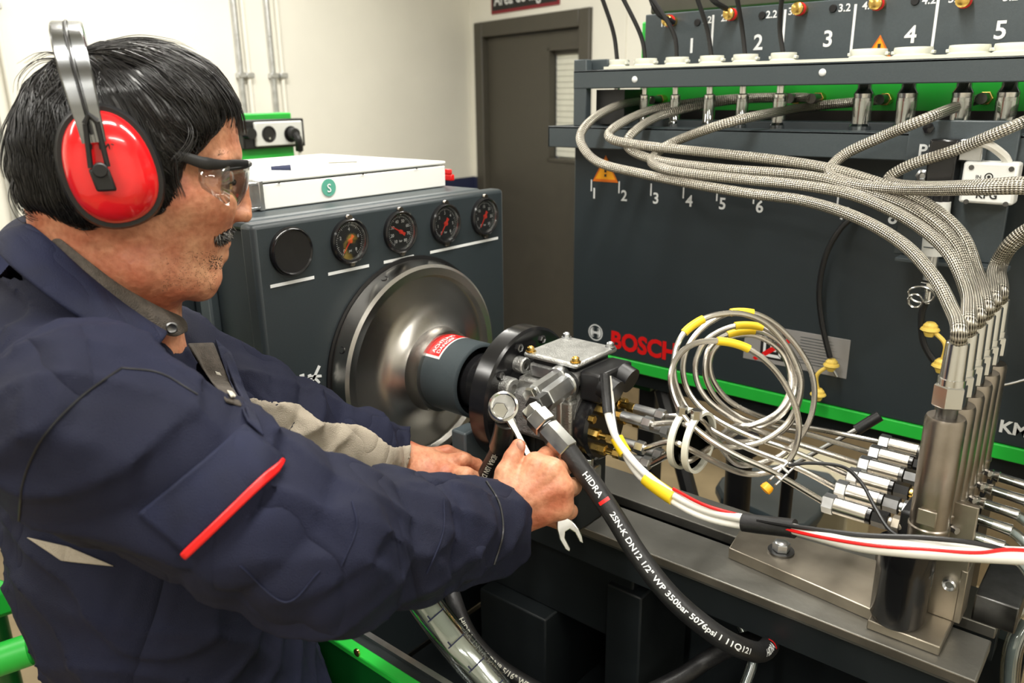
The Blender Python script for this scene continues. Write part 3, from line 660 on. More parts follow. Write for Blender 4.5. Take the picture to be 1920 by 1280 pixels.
# back unit with the valve panel
bu = thing('valve_unit', 'green unit with a tilted charcoal panel numbered one to five behind the rails', 'machine', (-.3, 1.6, 1.545))
YV = 1.50; xg = K(1200, 150, YV)[0]; zp1 = K(1207, 28, YV-.01)[2]
obj('green_body', MB().box((xg, YV, 1.545), (.58, 1.78, zp1-.012)), 'green', bu, bev=.003)
xp = K(1207, 150, YV-.01)[0]; zp0 = 1.61
obj('number_panel', MB().box((xp, YV-.012, 1.63), (.57, YV, zp1)), 'charcoal_light', bu, bev=.002)
obj('top_housing', MB().box((K(1215, 0, 1.52)[0], 1.53, zp1+.004), (.55, 1.75, 2.02)), 'door', bu, bev=.004)
obj('base_shadow_gap', MB().box((xg+.02, YV-.002, 1.545), (.57, YV+.002, 1.565)), 'black', bu)
vt = MB(); vy = YV-.0128
for i, (px, py) in enumerate(((1293, 116), (1411, 110), (1541, 106), (1692, 96), (1860, 88))):
    p = onY(px, py, vy); text_on(vt, str(i+1), (p[0], vy, 1.672), AX[0], AX[2], .026, .02)
def vl(s, px, py, h=.012):
    p = onY(px, py, vy); text_on(vt, s, (p[0], vy, p[2]), AX[0], AX[2], h, .02)
for s, px, py in (('1.1', 1240, 50), ('1.2', 1318, 44), ('2.1', 1352, 40), ('2.2', 1436, 34), ('3.1', 1478, 28), ('3.2', 1572, 22), ('4.1', 1616, 18), ('4.2', 1728, 8), ('5.1', 1778, 5), ('5.2', 1880, 2)): vl(s, px, py)
for (ax_, ay_), (bx_, by_) in (((1338, 22), (1334, 112)), ((1473, 14), (1460, 106)), ((1606, -4), (1594, 104)), ((1762, -20), (1748, 100))):
    p = onY(ax_, ay_, vy); vt.add([(p[0]-.0022, vy, 1.645), (p[0]+.0022, vy, 1.645), (p[0]+.0022, vy, zp1-.01), (p[0]-.0022, vy, zp1-.01)], [(0, 1, 2, 3)])
obj('panel_print', vt, 'print_white', bu, smooth=0)
tri('caution_triangle', onY(1648, 92, vy), .052, bu, vy-.0006)
for i, (px, py) in enumerate(((1262, 40), (1377, 28), (1505, 18), (1650, 8), (1812, 3))):
    p = onY(px, py, vy); v = obj('brass_valve', MB().lathe(p, (0, -1, 0), [(0, .010), (.010, .010), (.012, .0075), (.020, .0075), (.020, .0105), (.027, .0105), (.029, .007), (.029, 0)], 12), 'brass', bu)
    obj('valve_ring', MB().lathe(p, (0, -1, 0), [(.012, .0112), (.019, .0112), (.019, .0075)], 16), 'red', v)
for i, (px, py) in enumerate(((1308, 42), (1429, 29), (1562, 16), (1716, 2))):
    p = onY(px, py, vy); obj('blind_plug', MB().lathe(p, (0, -1, 0), [(0, .007), (.003, .006), (.003, 0)], 12), 'black', bu)
# outlet fittings where the braided hoses leave the green body
OUT = [onY(px, py, YV) for px, py in ((1245, 187), (1500, 184), (1540, 184), (1665, 186), (1852, 184), (2010, 186))]
# glass tubes + caps
TUB = [(1156, .010), (1208, .010), (1266, .010), (1330, .011), (1392, .011), (1462, .012), (1618, .0155), (1700, .0155), (1803, .0155), (1888, .0155)]
for i, (px, r) in enumerate(TUB):
    nm_ = ('leftmost', 'second', 'third', 'fourth', 'fifth', 'sixth', 'seventh', 'eighth', 'ninth', 'rightmost')[i]
    yq = 1.405; x = onY(px, 195, yq)[0]
    t = thing('measuring_tube', nm_+' glass measuring tube from the left between the two grey beams', 'measuring tube', (x, yq, zt), 'glass measuring tubes')
    big = r > .015
    obj('glass_body', MB().lathe((x, yq, zt+.0), (0, 0, 1), [(0, r*1.15), (.006, r*1.25), (.010, r), (.05, r), (.052, r*.7)], 20), 'glass_tube', t)
    obj('inner_tube', MB().cyl((x, yq, zt+.0), (x, yq, zu0), r*.4, n=12), 'zinc', t)
    obj('metal_collar', MB().lathe((x, yq, zt+.045), (0, 0, 1), [(0, r*.8), (.004, r*.95), (.012, r*.95), (.014, r*.6), (.026, r*.6), (.028, r*.95)] if not big else [(0, r*.9), (.012, r), (.02, r*.7), (.032, r*.75), (.036, r*1.25), (.048, r*1.3)], 20), 'chrome', t)
    cpz = zu1+.001; rc = .026 if big else .020
    kx = thing('ring_cap', nm_+' white ring cap from the left on the upper rail', 'cap', (x, yq, cpz), 'white ring caps on the upper rail')
    obj('flange', MB().lathe((x, yq, cpz), (0, 0, 1), [(0, rc*1.15), (.006, rc*1.15), (.008, rc), (.014, rc*1.08), (.018, rc*1.05), (.018, rc*.55), (.012, rc*.5), (.012, 0)], 28), 'ivory', kx)
    obj('grip_ears', MB().box((x-rc*1.2, yq-.006, cpz+.008), (x+rc*1.2, yq+.006, cpz+.013)), 'ivory', kx, bev=.001)
ws = thing('cap_strip', 'thin white strip lying along the top of the upper grey rail', 'strip', (-.5, 1.40, zu1))
obj('strip', MB().box((xu+.07, YU+.001, zu1+.0002), (.48, YU+.02, zu1+.005)), 'ivory', ws)
# thin black lines entering the caps
for i, (px, top) in enumerate(((1156, ((1150, 60), (1125, -15))), (1208, ((1201, 65), (1162, -15))), (1266, ((1262, 60), (1214, -15))), (1330, ((1326, 55), (1303, -15))), (1392, ((1391, 50), (1380, -15))), (1462, ((1462, 50), (1467, -15))))):
    x = onY(px, 195, 1.405)[0]; e = onY(*top[1], 1.38); mid = onY(*top[0], 1.40)
    o = obj('black_line', MB().tube(cr([(x, 1.405, zu1+.012), mid, e, e+(e-mid)*.6], 8), .0042, 8), 'black', origin=(x, 1.405, zu1))
    tagm(o, ('leftmost', 'second', 'third', 'fourth', 'fifth', 'rightmost')[i]+' of the thin black lines rising from the white caps', 'tube', 'thin black lines above the caps')
for i, (px, py) in enumerate(((1245, 30), (1350, 8))):
    a = onY(px, py, 1.44)
    o = obj('panel_cable', MB().tube(cr([onY(px-35, -40, 1.42), onY(px-15, py-10, 1.42), onY(px+18, py+12, YV-.03)], 8), .005, 8), 'black', origin=a)
    tagm(o, ('short thick black cable over the valve labelled one', 'short thick black cable over the valve labelled two')[i], 'cable')

# ================================================================== flow sensor group on the right
fs = thing('sensor_mount', 'charcoal mounting plate with the white sensor and lettering P30 at right', 'bracket', (-.15, 1.30, 1.40))
YS = 1.335; s_ = lambda px, py, y=YS: onY(px, py, y)
obj('plate', MB().box((s_(1697, 300)[0], YS, s_(1700, 478)[2]), (s_(1905, 300)[0], YS+.009, s_(1750, 225)[2])), 'charcoal_light', fs, bev=.002)
obj('lower_lip', MB().box((s_(1688, 480)[0], YS-.03, s_(1700, 485)[2]), (s_(1900, 470)[0], YS+.004, s_(1700, 478)[2])), 'charcoal_light', fs, bev=.001)
cb = s_(1757, 258), s_(1797, 345)
hb = obj('valve_block', MB().box((cb[0][0], YS-.04, cb[1][2]), (cb[1][0], YS, cb[0][2])), 'black_gloss', fs, bev=.003)
obj('valve_cap', MB().box((cb[1][0], YS-.03, cb[0][2]-.03), (cb[1][0]+.03, YS, cb[0][2])), 'zinc', fs, bev=.002)
obj('coil_stack', MB().box((cb[0][0]+.002, YS-.034, cb[1][2]-.05), (cb[1][0]-.002, YS, cb[1][2]-.002)).box((cb[0][0]+.008, YS-.038, cb[1][2]-.048), (cb[0][0]+.014, YS, cb[1][2]-.004)).box((cb[1][0]-.016, YS-.038, cb[1][2]-.048), (cb[1][0]-.010, YS, cb[1][2]-.004)), 'black', fs, bev=.002)
a = s_(1826, 302); b = s_(1900, 386)
sb = obj('sensor_box', MB().box((a[0]-.006, YS-.035, b[2]+.004), (b[0]+.004, YS, a[2]+.002)), 'white', fs, bev=.004)
for u, v in ((.08, .1), (.92, .1), (.08, .9), (.92, .9)): obj('sensor_screw', MB().cyl((a[0]+(b[0]-a[0])*u, YS-.035, b[2]+(a[2]-b[2])*v), (a[0]+(b[0]-a[0])*u, YS-.0365, b[2]+(a[2]-b[2])*v), .0035, n=10), 'dark_steel', fs)
sx = MB(); ys = YS-.0356; c0 = V3((a[0]+.028, ys, a[2]-.018))
kring(sx, c0, .004, .0055, 20); kring(sx, c0, .0, .0022, 8)
text_on(sx, 'IN', c0+V3((-.016, 0, -.003)), AX[0], AX[2], .005, .01); text_on(sx, 'FLOW', c0+V3((-.012, 0, -.02)), AX[0], AX[2], .006, .01); text_on(sx, 'KPG', (a[0]+.016, ys, b[2]+.012), AX[0], AX[2], .010, .02)
obj('sensor_print', sx, 'print_black', fs, smooth=0)
sp = MB(); q = s_(1722, 292); text_on(sp, 'P30', (q[0], YS-.0008, q[2]), AX[0], AX[2], .017, .025); q = s_(1708, 392); text_on(sp, 'B30', (q[0], YS-.0008, q[2]), AX[0], AX[2], .014, .025)
obj('plate_print', sp, 'print_white', fs, smooth=0)
q = s_(1731, 329); obj('eye_bolt', MB().lathe((q[0], YS, q[2]), (0, -1, 0), [(0, .010), (.005, .010), (.007, .006), (.004, .004), (.004, 0)], 6), 'zinc', fs)
q = s_(1675, 243); obj('plate_screw', MB().lathe((s_(1742, 240)[0], YS, s_(1742, 240)[2]), (0, -1, 0), [(0, .008), (.005, .008), (.006, 0)], 6), 'black_gloss', fs)
o = obj('sensor_lead', MB().tube(cr([s_(1822, 272, YS-.03), s_(1850, 270, YS-.045), s_(1880, 290, YS-.03), s_(1890, 305, YS-.02)], 8), .006, 8), 'white_cable', fs)
# white paper-wrapped sight tube with chrome tip
st = thing('sight_tube', 'white wrapped sight tube with chrome coupling below the P30 valve', 'tube', s_(1757, 480))
u0, u1 = s_(1760, 378, YS-.03), s_(1750, 478, YS-.03)
obj('wrap', MB().cyl(u1, u0, .0165, n=28), 'white', st)
pr_ = MB()
for k in range(5): pr_.box((u0[0]-.008, u0[1]-.0172, u0[2]-.018-.012*k), (u0[0]+.006, u0[1]-.0168, u0[2]-.0165-.012*k))
obj('wrap_print', pr_, 'charcoal_light', st, smooth=0)
u2 = s_(1738, 540, YS-.035)
obj('stem', MB().cyl(u1, s_(1741, 525, YS-.033), .0085, n=20), 'zinc', st)
obj('coupling_ring', MB().hexa(s_(1741, 528, YS-.033), s_(1740, 545, YS-.033), .011).cyl(s_(1740, 545, YS-.033), s_(1737, 568, YS-.033), .006, n=12), 'chrome', st)
kr = s_(1727, 552, YS-.05); th = np.linspace(0, 2*math.pi, 25)
obj('spring_ring', MB().tube([kr+V3((.018*math.cos(t), 0, .012*math.sin(t))) for t in th], .0018, 8, False), 'chrome', st)
obj('key_ring', MB().tube([kr+V3((-.006+.010*math.cos(t), -.004, -.010+.010*math.sin(t))) for t in th], .0022, 8, False), 'chrome', st)
def yellow_cap(name, label, p, q, mid):
    t = thing(name, label, 'cap', p)
    d = nrm(V3(q)-V3(p))
    obj('strap', MB().tube(cr([p, mid, q], 8), .0035, 8), 'yellow_cap', t)
    for c in (p, q):
        mb = MB(); n = 10
        mb.lathe(V3(c)+AX[2]*.010, (0, 0, -1), [(0, .006), (.004, .010), (.008, .0105), (.009, .013), (.012, .014), (.015, .009), (.022, .006), (.023, 0)], 10)
        obj('plug', mb, 'yellow_cap', t)
c1 = thing('black_dangling_tube', 'thin black tube hanging in front of the cabinet beside the wire coils', 'tube', onY(1545, 500, 1.37))
obj('tube', MB().tube(cr([onY(1605, 402, 1.39), onY(1575, 430, 1.375), onY(1548, 480, 1.37), onY(1536, 545, 1.37), onY(1542, 610, 1.37), onY(1556, 670, 1.37)], 10), .0048, 10), 'black', c1)
obj('metal_tip', MB().cyl(onY(1560, 688, 1.37), onY(1570, 706, 1.37), .003, n=8), 'zinc', c1)
yellow_cap('yellow_dust_cap', 'yellow rubber cap pair hanging in front of the grey notice plate', onY(1559, 683, 1.37), onY(1534, 738, 1.37), onY(1532, 703, 1.365))
c2 = thing('sensor_drain_tube', 'thin black tube hanging from the chrome coupling behind the braided hoses', 'tube', onY(1733, 570, 1.30))
obj('tube', MB().tube(cr([onY(1737, 565, 1.302), onY(1728, 590, 1.302), onY(1731, 640, 1.30), onY(1752, 678, 1.30), onY(1770, 690, 1.30)], 10), .0048, 10), 'rubber', c2)
yellow_cap('yellow_dust_cap', 'yellow rubber cap pair hanging left of the hose ferrules', onY(1744, 616, 1.29), onY(1765, 684, 1.29), onY(1772, 645, 1.285))
o = obj('grey_wire', MB().tube(cr([onY(1830, 712, 1.3), onY(1870, 722, 1.32), onY(1925, 710, 1.34), onY(1990, 690, 1.36)], 8), .0022, 8), 'zinc', origin=onY(1870, 722, 1.32)); tagm(o, 'thin grey wire crossing the cabinet right of the nickel injectors', 'wire')

# ================================================================== pump
pu = thing('fuel_pump', 'cast aluminium high pressure pump clamped to the black mounting disc', 'pump', (-.60, YA, 1.02))
Wd_ = lambda px, py, d: W(px, py, d)
# main housings along the shaft axis
obj('pump_body', ring(MB(), -.689, YA, ZA, [(0, .040), (.006, .045), (.02, .048), (.022, .056), (.03, .056), (.032, .050), (.085, .050), (.088, .046), (.11, .044)], 40), 'cast', pu)
bd = MB().box((-.672, YA-.062, 1.140), (-.600, YA+.055, 1.208)); obj('block', bd, 'cast', pu, bev=.008)
obj('upper_block', MB().box((-.675, YA-.048, 1.200), (-.585, YA+.050, 1.222)), 'aluminium', pu, bev=.005)
obj('rear_block', MB().box((-.625, YA-.052, 1.125), (-.580, YA+.045, 1.205)), 'aluminium', pu, bev=.004)
obj('rear_band', MB().box((-.602, YA-.056, 1.115), (-.593, YA+.049, 1.21)), 'zinc', pu, bev=.002)
for y, z, r in ((YA-.058, 1.205, .016), (YA-.068, 1.165, .013), (YA+.058, 1.19, .014), (YA-.03, 1.232, .012)):
    obj('mounting_ear', MB().lathe((-.689, y, z), (1, 0, 0), [(0, r), (.014, r), (.016, r*.85), (.016, r*.45), (.008, r*.42), (.008, 0)], 24), 'aluminium', pu)
# actuator with square lid
ac = MB().box((-.662, YA-.038, 1.222), (-.580, YA+.050, 1.242)); obj('actuator_base', ac, 'cast', pu, bev=.004)
obj('actuator_gasket', MB().box((-.656, YA-.034, 1.242), (-.586, YA+.046, 1.250)), 'black', pu)
ld = MB().box((-.668, YA-.044, 1.250), (-.576, YA+.056, 1.258)); lo_ = obj('actuator_lid', ld, 'aluminium', pu, bev=.004)
for x in (-.660, -.584):
    for y in (YA-.036, YA+.048):
        obj('lid_screw', MB().lathe((x, y, 1.258), (0, 0, 1), [(0, .0075), (.001, .0075), (.001, .0055), (.006, .0052), (.007, .004), (.005, .003), (.005, 0)], 18), 'brass' if (x > -.6 and y < YA) or (x < -.6 and y < YA) else 'zinc', pu)
obj('type_plate', MB().box((-.655, YA-.0395, 1.225), (-.590, YA-.0382, 1.239)), 'zinc', pu)
obj('solenoid', MB().box((-.579, YA-.034, 1.205), (-.545, YA+.045, 1.246)), 'black', pu, bev=.004)
obj('connector_boot', MB().cyl((-.550, YA-.02, 1.228), (-.528, YA-.02, 1.222), .017, n=20).cyl((-.550, YA+.022, 1.232), (-.532, YA+.022, 1.226), .018, n=20), 'black', pu)
hd = obj('distributor_head', ring(MB(), -.582, YA, 1.162, [(0, .046), (.012, .050), (.022, .050), (.026, .046), (.026, .03)], 44), 'black_gloss', pu)
PORT = []
for k in range(6):
    a = math.radians(30+60*k); y, z = YA+.033*math.sin(a), 1.162+.033*math.cos(a)
    PORT.append((y, z))
    f = obj('outlet_fitting', MB().hexa((-.557, y, z), (-.545, y, z), .0075).cyl((-.545, y, z), (-.533, y, z), .0045, n=12).hexa((-.533, y, z), (-.522, y, z), .0065), 'brass', pu)
for k in range(3):
    a = math.radians(60*k-60); y, z = YA+.046*math.sin(a), 1.162+.046*math.cos(a); obj('head_bolt', MB().hexa((-.557, y, z), (-.549, y, z), .006), 'brass', pu)
obj('drain_fitting', MB().hexa((-.60, YA-.045, 1.118), (-.58, YA-.045, 1.118), .011).hexa((-.576, YA-.045, 1.118), (-.566, YA-.045, 1.118), .009).cyl((-.63, YA-.045, 1.118), (-.56, YA-.045, 1.118), .006), 'brass', pu)
obj('lower_lug', MB().box((-.575, YA-.045, 1.085), (-.550, YA-.018, 1.112)), 'zinc', pu, bev=.003)
obj('lug_bolt', MB().hexa((-.562, YA-.032, 1.112), (-.562, YA-.032, 1.122), .006), 'zinc', pu)
obj('support_shoe', MB().box((-.66, YA-.03, 1.0), (-.58, YA+.04, 1.135)), 'charcoal_dark', pu, bev=.004)
for px, py in ((1210, 755), (1190, 775)):
    p = W(px-62, py-20, 1.13); obj('small_nut', MB().sphere(p, .006, 10), 'zinc', pu)

# banjo inlet (hex bar) with the hydraulic hose
def seq(parent, names, p, d, items):
    """items: list of (kind, length, radius, material, name) along direction d"""
    p = V3(p); d = nrm(d)
    for kind, L, r, m, nme in items:
        mb = MB()
        if kind == 'hex': mb.hexa(p, p+d*L, r)
        elif kind == 'cyl': mb.cyl(p, p+d*L, r, n=28, bev=min(r*.12, L*.3))
        elif kind == 'cone': mb.cyl(p, p+d*L, r[0], r[1], n=28)
        obj(nme, mb, m, parent); p = p+d*L
    return p
hx0 = W(1040, 708, 1.065); hx1 = W(985, 745, 1.0)
bj = thing('banjo_union', 'short chrome hexagonal union screwed into the side of the pump', 'fitting', hx0)
seq(bj, None, hx0+nrm(hx0-hx1)*.02, hx1-hx0, [('cyl', .016, .013, 'zinc', 'collar'), ('hex', .062, .0095, 'zinc', 'hexagon'), ('cyl', .006, .006, 'chrome', 'neck'), ('hex', .008, .009, 'chrome', 'lock_nut')])
b0 = W(1058, 722, 1.07); b1 = W(985, 775, .985)
bj2 = thing('swivel_union', 'thick chrome swivel union beside the hexagonal union on the pump', 'fitting', b0)
e = seq(bj2, None, b0+nrm(b0-b1)*.01, b1-b0, [('cyl', .012, .018, 'zinc', 'seal_ring'), ('hex', .058, .0165, 'zinc', 'hexagon'), ('hex', .022, .0145, 'dark_steel', 'lock_nut')])
# hydraulic hose
hp = [W(992, 765, 1.0), W(1015, 787, .985), W(1075, 855, .965)]
hh = thing('hydraulic_hose', 'thick black hydraulic hose with white print and chrome ferrule leaving the pump', 'hose', hp[1])
d = hp[2]-hp[1]
seq(hh, None, hp[0], hp[2]-hp[0], [('hex', .012, .013, 'chrome', 'swivel_collar'), ('hex', .020, .0165, 'chrome', 'swivel_nut'), ('cyl', .003, .012, 'dark_steel', 'joint'), ('hex', .040, .0150, 'chrome', 'ferrule')])
HH = cr([W(1058, 835, .972), W(1085, 872, .965), W(1110, 905, .96), W(1150, 965, .95), W(1200, 1045, .935), W(1260, 1120, .92), W(1330, 1180, .915), W(1385, 1212, .925), W(1425, 1222, .97), W(1443, 1208, 1.02), W(1428, 1199, 1.07), W(1385, 1206, 1.11), W(1325, 1237, 1.13), W(1275, 1270, 1.12), W(1190, 1310, 1.11), W(1090, 1340, 1.12), W(1010, 1330, 1.16)], 14)
obj('hose', MB().tube(HH, .0122, 20), 'rubber', hh)
def tube_text(mb, s, path, s0, r, h, ang_dir, bold=.02, sx=1., flip=False):
    """lettering wrapped on a tube: s0 = start distance along the path, ang_dir = world direction that the print faces"""
    L = np.concatenate([[0], np.cumsum(np.linalg.norm(np.diff(path, axis=0), axis=1))]); T = np.gradient(path, axis=0)
    V, F = text_poly(s, bold); V = np.array(V); k = h/.7
    out = []
    for v in V:
        q = s0+v[0]*k*sx; i = min(max(np.searchsorted(L, q)-1, 0), len(path)-2); t = (q-L[i])/(L[i+1]-L[i]); P = path[i]*(1-t)+path[i+1]*t; Tn = nrm(T[i]*(1-t)+T[i+1]*t)
        N_ = V3(ang_dir)(P) if callable(ang_dir) and False else (ang_dir(P) if callable(ang_dir) else V3(ang_dir))
        N_ = nrm(N_-Tn*(N_@Tn)); B = np.cross(N_, Tn)
        if flip: B = -B
        th_ = (v[1]-.35)*k/r; out.append(P+(N_*math.cos(th_)+B*math.sin(th_))*(r+.0004))
    mb.add(out, F); return s0+(V[:, 0].max())*k*sx
face = lambda P: CAM-P
pm_ = MB(); q = tube_text(pm_, 'HIDRA', HH, .040, .0122, .0070, face, sx=1.15); 
q2 = tube_text(pm_, '2SN-K DN12 1/2" WP 350bar 5076psi 1 11Q121', HH, q+.022, .0122, .0064, face, sx=1.22)
tube_text(pm_, 'HIDRA', HH, q2+.045, .0122, .0085, face); tube_text(pm_, 'POWER', HH, q2+.105, .0122, .0065, face)
obj('white_print', pm_, 'print_white', hh, smooth=0)
rd = MB(); tube_text(rd, 'I', HH, q+.004, .0122, .012, face, .08); tube_text(rd, 'I', HH, q2+.085, .0122, .012, face, .08); obj('red_print', rd, 'red', hh, smooth=0)
# second hose, held by the left hand
h2 = thing('return_hose', 'short black printed hose running down from the banjo bolt past the hands', 'hose', W(950, 790, 1.0))
H2 = cr([W(948, 790, 1.01), W(942, 820, 1.03), W(930, 850, 1.06), W(912, 885, 1.09), W(900, 915, 1.10), W(880, 980, 1.09), W(840, 1060, 1.06), W(850, 1120, 1.03), W(880, 1190, 1.01), W(930, 1245, 1.0), W(1000, 1290, 1.0), W(1080, 1330, 1.02)], 12)
obj('hose', MB().tube(H2, .0105, 16), 'rubber', h2)
obj('ferrule', MB().tube(H2[:20], .0135, 16), 'dark_steel', h2)
pm2 = MB(); tube_text(pm2, 'HIDRA 1SN DN8', H2, .055, .0105, .007, face); tube_text(pm2, 'HIDRA 1SN-K DN8 5/16" WP 215bar 3118psi 1 10Q411', H2, .33, .0105, .0065, face); obj('white_print', pm2, 'ivory', h2, smooth=0)
bk = thing('banjo_bolt', 'chrome banjo bolt on the ear of the pump being tightened', 'bolt', W(935, 775, .99))
bq = W(940, 768, 1.0); bdn = nrm(W(930, 772, .95)-bq)
seq(bk, None, bq-bdn*.03, bdn, [('cyl', .028, .017, 'aluminium', 'eye'), ('cyl', .004, .012, 'zinc', 'washer'), ('hex', .014, .0105, 'chrome', 'bolt_head')])
# wrench
wr = thing('combination_wrench', 'chrome combination wrench gripped in the right fist', 'wrench', W(950, 750, .975))
wa, wb_, wc = W(944, 762, .985), W(992, 850, .975), W(1067, 1000, .958)
wd = nrm(wc-wa); wn = nrm(CAM-wb_); wn = nrm(wn-wd*(wn@wd)); ws_ = np.cross(wd, wn)
F3 = (ws_, wd, wn)
obj('ring_end', MB().lathe(wa-wn*.005, wn, [(0, .0145), (0, .0185), (.010, .0185), (.011, .016), (.010, .0145), (0, .0145)], 32), 'chrome', wr)
Ls = np.linalg.norm(wc-wa)
obj('shank', MB().prism([(-.0055, .015), (.0055, .015), (.0038, .035), (.0042, Ls-.03), (.007, Ls-.018), (-.007, Ls-.018), (-.0042, Ls-.03), (-.0038, .035)], F3, wa-wn*.0025, .005), 'chrome', wr, bev=.0015)
jaw = [(x_*.80, y_) for x_, y_ in [(-.006, Ls-.022), (.006, Ls-.022), (.013, Ls-.012), (.0165, Ls), (.0155, Ls+.014), (.012, Ls+.019), (.0085, Ls+.016), (.0085, Ls+.002), (.004, Ls-.004), (-.004, Ls-.004), (-.0085, Ls+.002), (-.0085, Ls+.014), (-.012, Ls+.018), (-.0155, Ls+.010), (-.0165, Ls), (-.013, Ls-.012)]]
obj('open_end', MB().prism(jaw, F3, wa-wn*.0035, .007), 'chrome', wr, bev=.0012)
# ================================================================== injector row on the rail end
XI, ZB = -.152, 1.12
CY = [.892+.045*i for i in range(6)]
mb_ = thing('manifold_block', 'black manifold block and base plate holding the row of nickel injectors', 'manifold', (-.17, 1.0, 1.0))
obj('base_plate', MB().box((-.195, .868, 1.0), (-.118, .985, 1.012)), 'plate_steel', mb_, bev=.0015)
obj('lower_barrel', MB().lathe((-.170, .892, 1.012), (0, 0, 1), [(0, .026), (.006, .029), (.07, .029), (.074, .031), (.098, .031)], 40), 'black_gloss', mb_)
obj('block', MB().box((-.185, .905, 1.095), (-.146, 1.16, 1.142)), 'black', mb_, bev=.004)
obj('stand_plate', MB().prism([(.925, 1.012), (.965, 1.012), (.965, 1.08), (.925, 1.08)], (AX[1], AX[2], AX[0]), (-.118, 0, 0), .007), 'plate_steel', mb_, bev=.001)
obj('angle_plate', MB().box((-.145, .926, 1.012), (-.112, .934, 1.16)), 'plate_steel', mb_, bev=.001)
for z in (1.06, 1.10):
    obj('socket_screw', MB().lathe((-.127, .926, z), (0, -1, 0), [(0, .0075), (.007, .0075), (.009, .006), (.006, .0038), (.006, 0)], 20), 'zinc', mb_)
obj('rear_leg', MB().box((-.17, 1.10, .80), (-.13, 1.19, 1.095)), 'black', mb_)
ordn = ('nearest', 'second', 'third', 'fourth', 'fifth', 'farthest')
for i, y in enumerate(CY):
    t = thing('injector', ordn[i]+' nickel plated injector body in the row on the rail end', 'injector', (XI, y, 1.135), 'nickel injector bodies')
    obj('barrel', MB().lathe((XI, y, 1.108), (0, 0, 1), [(0, .0185), (.002, .0200), (.030, .0200), (.0315, .0212), (.034, .0212), (.0355, .0200), (.158, .0200), (.162, .0185), (.162, .011)], 40), 'nickel', t)
    obj('wrench_flat', MB().box((XI-.009, y-.0225, 1.150), (XI+.010, y-.0195, 1.168)), 'plate_steel', t, bev=.001)
    obj('neck', MB().cyl((XI, y, 1.268), (XI, y, 1.282), .0105, n=20), 'dark_steel', t)
    obj('screw', MB().cyl((XI+.018, y-.012, 1.128), (XI+.024, y-.016, 1.128), .004, n=8), 'zinc', t)
# --- steel capillary lines: pump -> coil -> manifold
WIRES = [
 [(1453, 887), (1378, 852), (1319, 815), (1279, 775), (1258, 720), (1267, 675), (1298, 646), (1345, 639), (1400, 652), (1450, 690), (1485, 745), (1498, 800), (1487, 850), (1455, 880), (1390, 886)],
 [(1493, 876), (1398, 838), (1335, 806), (1291, 770), (1265, 713), (1266, 662), (1283, 624), (1319, 598), (1358, 588), (1398, 590), (1438, 608), (1473, 646), (1495, 690), (1501, 725), (1490, 770), (1465, 805), (1415, 832), (1350, 836)],
 [(1477, 842), (1398, 814), (1331, 778), (1295, 741), (1281, 701), (1285, 662), (1303, 630), (1333, 603), (1370, 586), (1412, 587), (1447, 603), (1479, 631), (1507, 668), (1523, 703), (1527, 745), (1517, 790), (1490, 832), (1450, 860), (1380, 868)],
 [(1485, 828), (1410, 802), (1346, 766), (1316, 735), (1304, 701), (1308, 666), (1331, 632), (1378, 611), (1430, 614), (1468, 640), (1493, 678), (1503, 715), (1496, 761), (1474, 802), (1430, 824), (1360, 828)],
 [(1509, 812), (1453, 801), (1392, 784), (1348, 752), (1326, 716), (1322, 682), (1332, 650), (1364, 627), (1416, 620), (1453, 634), (1478, 660), (1490, 696), (1489, 735), (1470, 772), (1432, 798), (1385, 808)],
 [(1556, 809), (1477, 794), (1422, 779), (1370, 753), (1340, 718), (1331, 684), (1340, 654), (1368, 633), (1410, 628), (1448, 644), (1472, 670), (1482, 706), (1478, 742), (1455, 775), (1410, 797), (1370, 802)]]
SLV = [((1345, 639), (1402, 654)), ((1283, 624), (1319, 598)), ((1370, 586), (1412, 587)), ((1378, 611), (1430, 614)), ((1364, 627), (1416, 620)), None]
